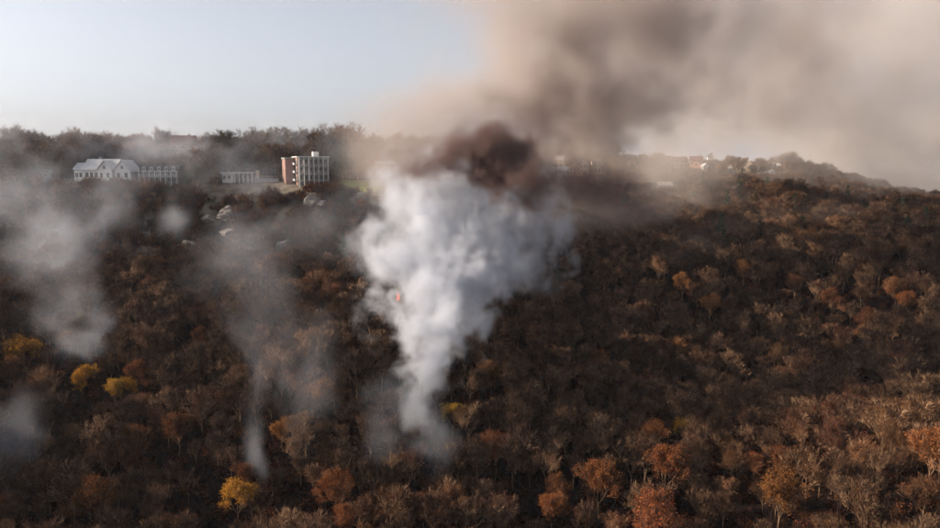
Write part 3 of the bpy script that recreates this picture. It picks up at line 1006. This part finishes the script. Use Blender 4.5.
# the householders keep the view open: low growth in front of the houses
VIEW = [(68, 140, 178, 306), (138, 184, 182, 305), (222, 300, 179, 312), (276, 333, 180, 309), (340, 402, 180, 325), (376, 398, 168, 330), (176, 194, 146, 352),
        (550, 608, 175, 505), (656, 676, 187, 470), (668, 716, 168, 590), (724, 782, 173, 575)]
drop = np.zeros(len(P), bool)
for (u0, u1, vb, yb) in VIEW:
    m = (U > u0 - 4) & (U < u1 + 4) & (P[:, 1] < yb) & (P[:, 1] > yb - 170)
    lim = -P[:, 1] * np.tan(np.arctan((vb - 264) / FPX) + PITCH) + CAMZ       # height of the sight line
    lim = CAMZ - P[:, 1] * np.tan(np.arctan((vb - 264) / FPX) + PITCH)
    hmax = np.maximum(lim - HZ, 0)
    scale = np.where(m, np.minimum(scale, hmax / 15.0), scale)
for (x_, y_, u_, v_, r_) in SIGHT:
    m = (np.abs(U - u_) < r_) & (P[:, 1] < y_ - 1) & (P[:, 1] > y_ - 60)
    lim = CAMZ - P[:, 1] * np.tan(np.arctan((v_ - 264) / FPX) + PITCH)
    near_left = (P[:, 0] < x_) & (P[:, 0] > x_ - 28) & (np.abs(P[:, 1] - y_) < 5)
    scale = np.where(near_left, np.minimum(scale, .62), scale)
    scale = np.where(m, np.minimum(scale, np.maximum(lim - HZ, 0) / 15.0), scale)
drop = scale < .22
P, HZ, U, plateau, kind, scale, rnd2 = P[~drop], HZ[~drop], U[~drop], plateau[~drop], kind[~drop], scale[~drop], rnd2[~drop]
limit = scale.copy()
# trees right on the cliff lip and slope top are smaller
lip = (P[:, 1] > 252) & (P[:, 1] < 296) & (U < 440)
scale[lip] *= .55
scale[lip & (P[:, 1] > 272) & (U > 180) & (U < 330)] *= .5
behind = plateau & (P[:, 1] > 305)
scale[behind] *= rng.uniform(1.1, 1.85, behind.sum())
scale[(kind == 'ever') & plateau] *= .66
scale[plateau & (U > 620)] *= .8
scale[(U > 800) & (P[:, 1] > 380)] *= .8
for (u0, u1, vb, yb) in VIEW:
    m = (U > u0 - 4) & (U < u1 + 4) & (P[:, 1] < yb) & (P[:, 1] > yb - 170)
    scale = np.where(m, np.minimum(scale, limit), scale)
rzs = rng.uniform(0, 6.28, len(P))
tx, tv = [], []
PU, PV = project(P[:, 0], P[:, 1], HZ + 10)
inside = (PU > -15) & (PU < 955) & (PV < 545)
REG = [
    (lambda u, y, pl: pl and u < 430, 'round the houses on the left plateau'),
    (lambda u, y, pl: pl, 'along the distant right plateau edge'),
    (lambda u, y, pl: y < 165 and u < 430, 'low on the slope left of the white smoke'),
    (lambda u, y, pl: y < 165, 'low on the slope right of the white smoke'),
    (lambda u, y, pl: u < 430, 'high on the slope left of the white smoke'),
    (lambda u, y, pl: y < 235, 'in the shadowed dip right of the smoke'),
    (lambda u, y, pl: True, 'on the far hazy slope at right'),
]
LOOKS = {'bare': ['evenly forked', 'tall spreading', 'short low forked', 'slender upright', 'broad flat topped', 'round crowned', 'tan tinged'],
         'rust': ['full crowned', 'upright', 'broad tan leaved', 'thinly leaved'], 'orange': ['round', 'upright'], 'yellow': ['round', 'upright'], 'ever': ['dense', 'narrow', 'broad'], 'olive': ['large', 'small']}
DESC = {'bare': 'leafless brown tree', 'rust': 'rusty brown leaved tree', 'orange': 'orange leaved tree', 'yellow': 'yellow leaved tree',
        'ever': 'dark green conifer', 'olive': 'green leafy tree'}
rest = {k: [] for k in PROTO}
count = {}
order = np.argsort(P[:, 1])
NVAR = {k: len(v) for k, v in PROTO.items()}
for n_i in order:
    x, y = P[n_i]; k = kind[n_i]
    va = int(rnd2[n_i] * 997) % NVAR[k]
    if inside[n_i] and count.get(k, 0) < (300 if k in ('bare', 'rust') else 120):
        count[k] = count.get(k, 0) + 1
        reg = next(t for f, t in REG if f(U[n_i], y, bool(plateau[n_i])))
        put_tree(k, va, x, y, float(scale[n_i]), LOOKS[k][va % len(LOOKS[k])] + ' ' + DESC[k] + ' ' + reg, NAME[k].replace('_', ' ') + 's ' + reg, float(rzs[n_i]))
    else:
        rest[k].append((x, y, HZ[n_i], scale[n_i], rzs[n_i], va))
print('individual trees', count, 'rest', {k: len(v) for k, v in rest.items()})


def gn_scatter(name, pts, sources, label=None, cat=None):
    """one object: points that carry instances of the source meshes"""
    pts = np.array(pts, float)
    me_ = bpy.data.meshes.new(name)
    me_.vertices.add(len(pts))
    me_.vertices.foreach_set('co', pts[:, :3].astype(np.float32).ravel())
    for nm, colm, ty in (('sc', 3, 'FLOAT'), ('rot', 4, 'FLOAT'), ('var', 5, 'INT')):
        a = me_.attributes.new(nm, ty, 'POINT')
        a.data.foreach_set('value', pts[:, colm].astype(np.float32 if ty == 'FLOAT' else np.int32))
    o = link(bpy.data.objects.new(name, me_))
    ng = bpy.data.node_groups.new(name, 'GeometryNodeTree')
    ng.interface.new_socket('Geometry', in_out='INPUT', socket_type='NodeSocketGeometry')
    ng.interface.new_socket('Geometry', in_out='OUTPUT', socket_type='NodeSocketGeometry')
    N = ng.nodes; L = ng.links
    gi = N.new('NodeGroupInput'); go = N.new('NodeGroupOutput')
    jo = N.new('GeometryNodeJoinGeometry')
    g2 = []
    for src in sources:
        if isinstance(src, tuple):
            j2 = N.new('GeometryNodeJoinGeometry')
            for s_ in src[::-1]:
                oi = N.new('GeometryNodeObjectInfo'); oi.transform_space = 'ORIGINAL'; oi.inputs[0].default_value = s_
                L.new(oi.outputs['Geometry'], j2.inputs[0])
            out = j2.outputs[0]
        else:
            oi = N.new('GeometryNodeObjectInfo'); oi.transform_space = 'ORIGINAL'; oi.inputs[0].default_value = src
            out = oi.outputs['Geometry']
        gti = N.new('GeometryNodeGeometryToInstance'); L.new(out, gti.inputs[0]); g2.append(gti)
    for gti in g2[::-1]: L.new(gti.outputs[0], jo.inputs[0])
    ip = N.new('GeometryNodeInstanceOnPoints')
    L.new(gi.outputs[0], ip.inputs['Points']); L.new(jo.outputs[0], ip.inputs['Instance'])
    ip.inputs['Pick Instance'].default_value = True

    def na(nm, ty):
        a = N.new('GeometryNodeInputNamedAttribute'); a.data_type = ty; a.inputs[0].default_value = nm; return a.outputs[0]
    L.new(na('var', 'INT'), ip.inputs['Instance Index'])
    cx = N.new('ShaderNodeCombineXYZ'); L.new(na('rot', 'FLOAT'), cx.inputs[2])
    L.new(cx.outputs[0], ip.inputs['Rotation'])
    L.new(na('sc', 'FLOAT'), ip.inputs['Scale'])
    L.new(ip.outputs[0], go.inputs[0])
    md = o.modifiers.new('scatter', 'NODES'); md.node_group = ng
    tag(o, label, cat, None, 'stuff')
    return o


STUFFN = {'bare': ('bare_wood', 'far mass of leafless trees covering the upper slope and plateau', 'wood'),
          'rust': ('rust_wood', 'far mass of rusty leaved trees mixed through the bare wood', 'wood'),
          'orange': ('orange_wood', 'far small orange trees mixed through the wood', 'wood'),
          'yellow': ('yellow_wood', 'far small yellow trees mixed through the wood', 'wood'),
          'ever': ('conifer_wood', 'far dark conifers mixed through the plateau wood', 'wood'),
          'olive': ('green_wood', 'far green leafy trees mixed through the plateau wood', 'wood')}
for k, lst in rest.items():
    if not lst: continue
    srcs = []; remap = {}
    for va in range(NVAR[k]):
        if (k, va) in first_parts:
            remap[va] = len(srcs); srcs.append(first_parts[(k, va)])
    pts = [(x, y, z, s_, r, remap.get(va, 0)) for x, y, z, s_, r, va in lst]
    gn_scatter(STUFFN[k][0], pts, srcs, STUFFN[k][1], STUFFN[k][2])

# undergrowth: brushy saplings filling the gaps
bsrc = [bush(91, 3.2), bush(92, 4.0, M_RUST, .35), bush(93, 2.6, M_TAN, .25)]
bobj = []
spots = [(300, 236, 'twiggy brown bush on the cliff lip below the clearing'), (205, 232, 'russet bush on the cliff lip below the left ledge'),
         (352, 200, 'tan bush under the left end of the lawn')]
for mh, (u, v, lab) in zip(bsrc, spots):
    x, y = ground_at(u, v, 1.5, 240, 330)
    o = link(bpy.data.objects.new('bush', mh)); o.location = (x, y, H(x, y)); tag(o, lab, 'bush', 'bushes on the cliff lip'); bobj.append(o)
cand = []
yy = 96.0
while yy < 620:
    sp_ = 2.7 if yy < 310 else 4.5
    xs = np.arange(-(0.68 * yy + 10), 0.72 * yy + 10, sp_)
    cand.append(np.stack([xs + rng.uniform(-.5, .5, len(xs)) * sp_, yy + rng.uniform(-.5, .5, len(xs)) * sp_], -1))
    yy += sp_
Q = np.concatenate(cand)
dz_, lz_, hz_ = zone(Q[:, 0], Q[:, 1])
keep = (dz_ + rng.random(len(Q)) * .5 < .8) & (lz_ < .2) & (hz_ < .6)
for (a, b_, r) in BUILT: keep &= (Q[:, 0] - a) ** 2 + (Q[:, 1] - b_) ** 2 > r * r * .8
Q = Q[keep]
qz = height(Q[:, 0], Q[:, 1])
band = (Q[:, 1] > 250) & (Q[:, 1] < 296) & (470 + FPX * Q[:, 0] / Q[:, 1] < 450)
extra = Q[band & (dz_[keep] < .3)]
extra = np.concatenate([extra + rng.uniform(-1.6, 1.6, extra.shape) for _ in range(2)])
Q = np.concatenate([Q, extra]); qz = height(Q[:, 0], Q[:, 1])
bsc = rng.uniform(.5, 1.15, len(Q)); bsc[-len(extra):] *= 1.35
pts = np.stack([Q[:, 0], Q[:, 1], qz, bsc, rng.uniform(0, 6.28, len(Q)), rng.integers(0, 3, len(Q))], -1)
gn_scatter('undergrowth', pts, bobj, 'brown twiggy undergrowth between the trees', 'undergrowth')

# ------------------------------------------------------------------ smoke: real density grids held in each object's own points
def smoke_mat(name, color, aniso=0.0):
    m = bpy.data.materials.new(name); m.use_nodes = True
    N = m.node_tree.nodes; L = m.node_tree.links
    N.remove(N['Principled BSDF'])
    pv = N.new('ShaderNodeVolumePrincipled')
    pv.inputs['Color'].default_value = (*color, 1)
    pv.inputs['Density'].default_value = 1.0
    pv.inputs['Anisotropy'].default_value = aniso
    L.new(pv.outputs[0], N['Material Output'].inputs['Volume'])
    return m


def path_field(X, Y, Z, nodes):
    """signed closeness to a tapering path (1 on its line, 0 at its radius) and the density along it"""
    best = np.full(X.shape, -9.0, np.float32); den = np.zeros(X.shape, np.float32)
    if len(nodes) == 1: nodes = [nodes[0], nodes[0]]
    for (p, r0, d0), (q, r1, d1) in zip(nodes[:-1], nodes[1:]):
        ax, ay, az = (q[0] - p[0], q[1] - p[1], q[2] - p[2])
        L2 = ax * ax + ay * ay + az * az + 1e-6
        t = np.clip(((X - p[0]) * ax + (Y - p[1]) * ay + (Z - p[2]) * az) / L2, 0, 1)
        d = np.sqrt((X - p[0] - t * ax) ** 2 + (Y - p[1] - t * ay) ** 2 + (Z - p[2] - t * az) ** 2)
        s = 1 - d / (r0 + (r1 - r0) * t)
        m = s > best
        best = np.where(m, s, best); den = np.where(m, d0 + (d1 - d0) * t, den)
    return best, den


def smoke(name, label, cat, group, paths, vox, material, warp, nscale, amp, edge, seed=0, wisp=0.0, rise=1.0, wfreq=None, floor=None):
    paths = [[(pix(u, v, y), r, d) for (u, v, y, r, d) in nd] for nd in paths]
    allp = [n for nd in paths for n in nd]
    ext = 1.25
    lo = np.array([min(p[k] - r * ext - warp * .6 for p, r, d in allp) for k in range(3)])
    hi = np.array([max(p[k] + r * ext + warp * .6 for p, r, d in allp) for k in range(3)])
    if floor is not None: lo[2] = max(lo[2], floor)
    n = np.maximum(4, np.ceil((hi - lo) / vox).astype(int)); hi = lo + (n - 1) * vox
    ax = [np.arange(n[k], dtype=np.float32) * vox + lo[k] for k in range(3)]
    Z, Y, X = np.meshgrid(ax[2], ax[1], ax[0], indexing='ij')      # x runs fastest
    o3 = seed * 3.7
    wf = wfreq or 1.0 / (nscale * 2.2)
    a, b, c_ = X * wf + o3, Y * wf + o3, Z * wf / rise + o3
    wx = fbm(a, b, c_, 4, .55) - .5; wy = fbm(a + 31, b + 7, c_ + 3, 3, .55) - .5; wz = fbm(a + 11, b + 19, c_ + 23, 4, .55) - .5
    Xw, Yw, Zw = X + wx * 2 * warp, Y + wy * 2 * warp, Z + wz * 2 * warp
    F = np.zeros(X.shape, np.float32)
    f1 = fbm(Xw / nscale + o3, Yw / nscale + 5, Zw / (nscale * rise) + 9, 5, .62)
    # billows: folded noise gives rounded cauliflower lobes
    f2 = 1 - np.abs(2 * fbm(Xw / (nscale * .8) + 3, Yw / (nscale * .8) + o3, Zw / (nscale * .8 * rise) + 2, 4, .55) - 1)
    nn = (f1 - .5) * 1.3 + (f2 - .8) * .9
    for nd in paths:
        s, den = path_field(Xw, Yw, Zw, nd)
        v = smooth(0, edge, s + amp * nn) * den
        if wisp: v = v * (1 - wisp + wisp * smooth(.40, .64, f1) * 2.2)
        F = np.maximum(F, v)
    m_ = np.minimum.reduce([X - lo[0], hi[0] - X, Y - lo[1], hi[1] - Y, hi[2] - Z]) / (3 * vox)
    if floor is None: m_ = np.minimum(m_, (Z - lo[2]) / (3 * vox))
    F = (F * np.clip(m_, 0, 1)).astype(np.float32)
    cnt = F.size
    me_ = bpy.data.meshes.new(name)
    me_.vertices.add(cnt)
    me_.vertices.foreach_set('co', np.stack([X, Y, Z], -1).astype(np.float32).ravel())
    at_ = me_.attributes.new('smoke_density', 'FLOAT', 'POINT'); at_.data.foreach_set('value', F.ravel())
    me_.materials.append(material)
    o = link(bpy.data.objects.new(name, me_))
    ng = bpy.data.node_groups.new(name, 'GeometryNodeTree')
    ng.interface.new_socket('Geometry', in_out='INPUT', socket_type='NodeSocketGeometry')
    ng.interface.new_socket('Geometry', in_out='OUTPUT', socket_type='NodeSocketGeometry')
    N = ng.nodes; L = ng.links
    gi = N.new('NodeGroupInput'); go = N.new('NodeGroupOutput')
    po = N.new('GeometryNodeInputPosition')
    sub = N.new('ShaderNodeVectorMath'); sub.operation = 'SUBTRACT'; sub.inputs[1].default_value = tuple(lo)
    scl = N.new('ShaderNodeVectorMath'); scl.operation = 'SCALE'; scl.inputs['Scale'].default_value = 1.0 / vox
    L.new(po.outputs[0], sub.inputs[0]); L.new(sub.outputs[0], scl.inputs[0])
    sx_ = N.new('ShaderNodeSeparateXYZ'); L.new(scl.outputs[0], sx_.inputs[0])

    def mth(op, *ins):
        nd_ = N.new('ShaderNodeMath'); nd_.operation = op
        for i, s_ in enumerate(ins):
            if isinstance(s_, (int, float)): nd_.inputs[i].default_value = s_
            else: L.new(s_, nd_.inputs[i])
        return nd_.outputs[0]
    ix = mth('ROUND', sx_.outputs[0]); iy = mth('ROUND', sx_.outputs[1]); iz = mth('ROUND', sx_.outputs[2])
    idx = mth('ADD', ix, mth('MULTIPLY', float(n[0]), mth('ADD', iy, mth('MULTIPLY', float(n[1]), iz))))
    si = N.new('GeometryNodeSampleIndex'); si.data_type = 'FLOAT'; si.domain = 'POINT'; si.clamp = True
    na = N.new('GeometryNodeInputNamedAttribute'); na.data_type = 'FLOAT'; na.inputs[0].default_value = 'smoke_density'
    L.new(gi.outputs[0], si.inputs['Geometry']); L.new(na.outputs[0], si.inputs['Value']); L.new(idx, si.inputs['Index'])
    vc = N.new('GeometryNodeVolumeCube')
    L.new(si.outputs[0], vc.inputs['Density'])
    vc.inputs['Min'].default_value = tuple(lo); vc.inputs['Max'].default_value = tuple(hi)
    for nm, k in (('Resolution X', 0), ('Resolution Y', 1), ('Resolution Z', 2)): vc.inputs[nm].default_value = int(n[k])
    sm = N.new('GeometryNodeSetMaterial'); sm.inputs['Material'].default_value = material
    L.new(vc.outputs[0], sm.inputs[0]); L.new(sm.outputs[0], go.inputs[0])
    md = o.modifiers.new('density', 'NODES'); md.node_group = ng
    tag(o, label, cat, group, 'stuff')
    print('smoke', name, n, cnt, 'mean', float(F.mean()))
    return o


SM_WHITE = smoke_mat('white_smoke', (0.76, 0.80, 0.88), 0.1)
SM_BROWN = smoke_mat('brown_smoke', (0.63, 0.565, 0.54), 0.1)
SM_PALE = smoke_mat('pale_smoke', (0.82, 0.78, 0.76), 0.1)
SM_DARK = smoke_mat('dark_smoke', (0.22, 0.15, 0.14), 0.1)
SM_THIN = smoke_mat('thin_blue_smoke', (0.82, 0.87, 0.98), 0.0)

# the white column: foot among the trees, widening as it climbs, one lobe leaning left
smoke('white_smoke_column', 'dense white smoke column rising out of the woods', 'smoke', None, [
    [(418, 418, 157, 4.0, .04), (419, 395, 162, 5.2, .11), (424, 368, 167, 7.0, .17), (430, 335, 174, 10, .20), (436, 300, 182, 13, .20),
     (446, 262, 194, 15, .18), (458, 228, 204, 17, .16), (472, 200, 212, 18, .12), (480, 172, 220, 16, .04)],
    [(450, 335, 176, 5, .22), (466, 302, 186, 7, .24), (482, 275, 194, 8.5, .17), (505, 245, 203, 11, .10)],
    [(418, 262, 192, 9, .12), (408, 232, 200, 10, .11), (414, 205, 210, 11, .08), (430, 180, 218, 12, .04)],
    [(405, 265, 190, 8, .045), (376, 246, 196, 8, .03)],
    [(490, 262, 196, 10, .07), (520, 236, 206, 13, .08), (543, 208, 216, 12, .055)],
], 0.66, SM_WHITE, 5.5, 6.8, 1.7, .8, seed=1, rise=1.2, wisp=.55)
# black-brown smoke rolling over the top of the column
smoke('dark_smoke', 'dark brown smoke hanging over the top of the white column', 'smoke', None, [
    [(402, 178, 190, 4, .04), (416, 174, 190, 5.5, .16), (435, 168, 190, 6.5, .26), (462, 162, 190, 6, .26), (484, 168, 188, 8, .5), (515, 176, 188, 7.5, .55), (545, 186, 194, 7.5, .14), (590, 192, 206, 9, .06), (640, 200, 230, 10, .03)],
    [(440, 160, 192, 7, .06), (470, 140, 196, 9, .045), (510, 125, 204, 12, .045), (550, 110, 215, 15, .035)],
], 0.9, SM_DARK, 6, 8, 1.4, 1.0, seed=22, wisp=.5)
# brown cloud leaning away to the right
smoke('brown_smoke_cloud', 'brown smoke cloud billowing up and to the right above the white column', 'smoke', None, [
    [(418, 205, 218, 8, .02), (428, 168, 220, 11, .024), (440, 140, 225, 22, .035), (490, 110, 240, 27, .035), (555, 98, 265, 28, .13), (595, 75, 300, 32, .075), (690, 55, 360, 44, .014), (780, 50, 440, 60, .008)],
    [(565, 120, 250, 14, .11), (562, 60, 265, 18, .11), (595, 20, 290, 24, .05), (660, -20, 340, 36, .03)],
    [(500, 60, 245, 24, .014), (550, 10, 260, 32, .018), (620, -40, 320, 50, .015), (740, -50, 400, 60, .010)],
    [(440, 125, 228, 19, .024), (478, 60, 232, 26, .022), (498, -10, 240, 31, .020), (540, -60, 260, 36, .012)],
], 2.8, SM_BROWN, 14, 22, 1.5, .9, seed=3, wisp=.5)
smoke('pale_smoke_cloud', 'huge pale beige smoke cloud stretching to the right edge of the sky', 'smoke', None, [
    [(620, 110, 360, 45, .010), (700, 90, 420, 70, .014), (800, 85, 520, 88, .012), (930, 80, 640, 112, .012), (1080, 75, 800, 130, .010), (1250, 70, 1000, 150, .008)],
    [(600, 10, 330, 50, .010), (760, -10, 440, 80, .010), (940, -10, 600, 110, .008), (1100, -10, 800, 120, .006)],
    [(800, 148, 850, 60, .012), (960, 148, 950, 70, .012), (1150, 145, 1150, 85, .010)],
], 7.0, SM_PALE, 30, 55, 1.2, 1.0, seed=13, floor=CAMZ - 40, wisp=.5)
# low brown-grey haze of smoke lying against the far slope at right
smoke('low_smoke_bank', 'grey brown smoke bank lying low against the far right slope', 'smoke', None, [
    [(560, 212, 270, 13, .009), (620, 212, 320, 17, .009), (700, 214, 370, 20, .008), (790, 214, 410, 21, .007), (880, 198, 430, 22, .006), (960, 205, 460, 14, .003)],
    [(640, 245, 290, 13, .003), (760, 240, 320, 15, .004), (880, 235, 350, 15, .004), (970, 235, 370, 12, .002)],
    [(590, 180, 420, 20, .009), (700, 184, 450, 19, .009), (800, 186, 480, 20, .008), (890, 188, 500, 18, .007)],
], 3.2, SM_BROWN, 14, 28, .9, 1.0, seed=4, wisp=.4)
# thin blue smoke drifting over the left bluff
smoke('blue_smoke_veil', 'thin blue smoke veil drifting in front of the left bluff and houses', 'smoke', None, [
    [(-20, 195, 262, 18, .012), (50, 200, 262, 20, .012), (110, 195, 264, 18, .016), (160, 182, 270, 16, .014), (210, 172, 282, 14, .012), (280, 165, 288, 12, .009), (340, 165, 296, 10, .006)],
    [(-20, 155, 312, 18, .015), (100, 154, 314, 18, .016), (220, 154, 320, 18, .016), (330, 156, 324, 16, .012), (390, 160, 325, 10, .004)],
    [(30, 290, 235, 17, .005), (60, 250, 245, 19, .0075), (90, 225, 252, 17, .011), (110, 190, 270, 15, .013)],
    [(-10, 330, 215, 12, .003), (30, 290, 225, 14, .004)],
    [(200, 310, 222, 13, .003), (230, 265, 240, 16, .0045), (300, 240, 250, 15, .0045), (350, 250, 240, 12, .004)],
    [(150, 258, 250, 5, .02), (120, 238, 254, 6, .022), (95, 222, 258, 8, .016)],
    [(190, 225, 262, 8, .02), (178, 198, 270, 8, .024)],
    [(230, 245, 258, 12, .006), (300, 235, 262, 12, .005), (370, 200, 280, 12, .006)],
], 2.0, SM_THIN, 12, 16, 1.3, 1.1, seed=5, wisp=.55)
smoke('round_smoke_puff', 'round blue smoke puff low on the left slope', 'smoke', None, [
    [(92, 360, 190, 6, .022), (86, 342, 191, 8.5, .026), (70, 305, 196, 11, .009), (50, 262, 205, 12, .009)],
], 1.1, SM_THIN, 4, 8, 1.0, .9, seed=6, wisp=.3)
smoke('thin_smoke_wisp', 'thin wavering smoke wisp rising left of the white column', 'smoke', None, [
    [(256, 470, 142, 1.6, .03), (252, 448, 146, 2.6, .05), (250, 410, 150, 4.0, .022), (262, 370, 156, 5.5, .014), (254, 330, 164, 8, .009), (268, 290, 176, 10, .006), (240, 262, 190, 12, .005)],
    [(312, 460, 148, 4, .0005), (308, 400, 154, 8, .008), (296, 350, 162, 10, .008)],
], 1.0, SM_THIN, 4.5, 8, 1.0, .9, seed=7, wisp=.4, rise=1.8)
smoke('corner_smoke_wisp', 'faint blue smoke wisp at the lower left edge', 'smoke', None, [
    [(8, 530, 134, 3, .001), (14, 485, 139, 5, .018), (6, 445, 144, 6.5, .014), (20, 400, 152, 6, .01)],
], 1.2, SM_THIN, 4, 8, 1.0, .9, seed=8, wisp=.4, rise=1.6)
smoke('foot_smoke_wisp', 'faint smoke wisp trailing below the foot of the white column', 'smoke', None, [
    [(382, 490, 144, 3, .001), (392, 440, 152, 5, .018), (384, 400, 158, 6, .012)],
    [(446, 490, 144, 3, .001), (436, 450, 152, 5.5, .022), (422, 418, 160, 6, .03)],
], 1.0, SM_THIN, 4, 7, 1.0, .9, seed=9, wisp=.3, rise=1.5)

# a lick of flame at the left edge of the column
fx, fy = ground_at(398, 298, 8, 150, 400)
mf = bpy.data.materials.new('flame'); mf.use_nodes = True
bf = mf.node_tree.nodes['Principled BSDF']
bf.inputs['Base Color'].default_value = (.8, .1, .03, 1)
bf.inputs['Emission Color'].default_value = (1.0, .12, .05, 1); bf.inputs['Emission Strength'].default_value = 0.7
mb = MB(); rr = random.Random(3)
for k in range(7):
    a = k * .9; px_ = Vector((math.cos(a) * .4, math.sin(a) * .4, 0)); pr = .22
    for j in range(5):
        q = px_ + Vector((rr.uniform(-.2, .2), rr.uniform(-.2, .2), rr.uniform(.35, .6)))
        mb.tube(px_, q, pr, pr * .62, 5); px_, pr = q, pr * .62
fo = mb.build('flame', mf); fo.location = (fx, fy, H(fx, fy) + 7.2)
tag(fo, 'small red flame burning in a treetop at the left edge of the white smoke', 'flame')

# ------------------------------------------------------------------ haze: one even box of air
zlo, zhi = float(GZ.min()) - 1.5, CAMZ + 420.0
hb = MB(); hb.box(-23900, 23900, -2400, 41000, zlo, zhi)
mh_ = bpy.data.materials.new('haze'); mh_.use_nodes = True
N = mh_.node_tree.nodes; N.remove(N['Principled BSDF'])
pv = N.new('ShaderNodeVolumePrincipled')
pv.inputs['Color'].default_value = (0.58, 0.62, 0.72, 1); pv.inputs['Density'].default_value = 0.00007; pv.inputs['Anisotropy'].default_value = 0.1
mh_.node_tree.links.new(pv.outputs[0], N['Material Output'].inputs['Volume'])
ho = hb.build('haze', mh_); tag(ho, kind='stuff')
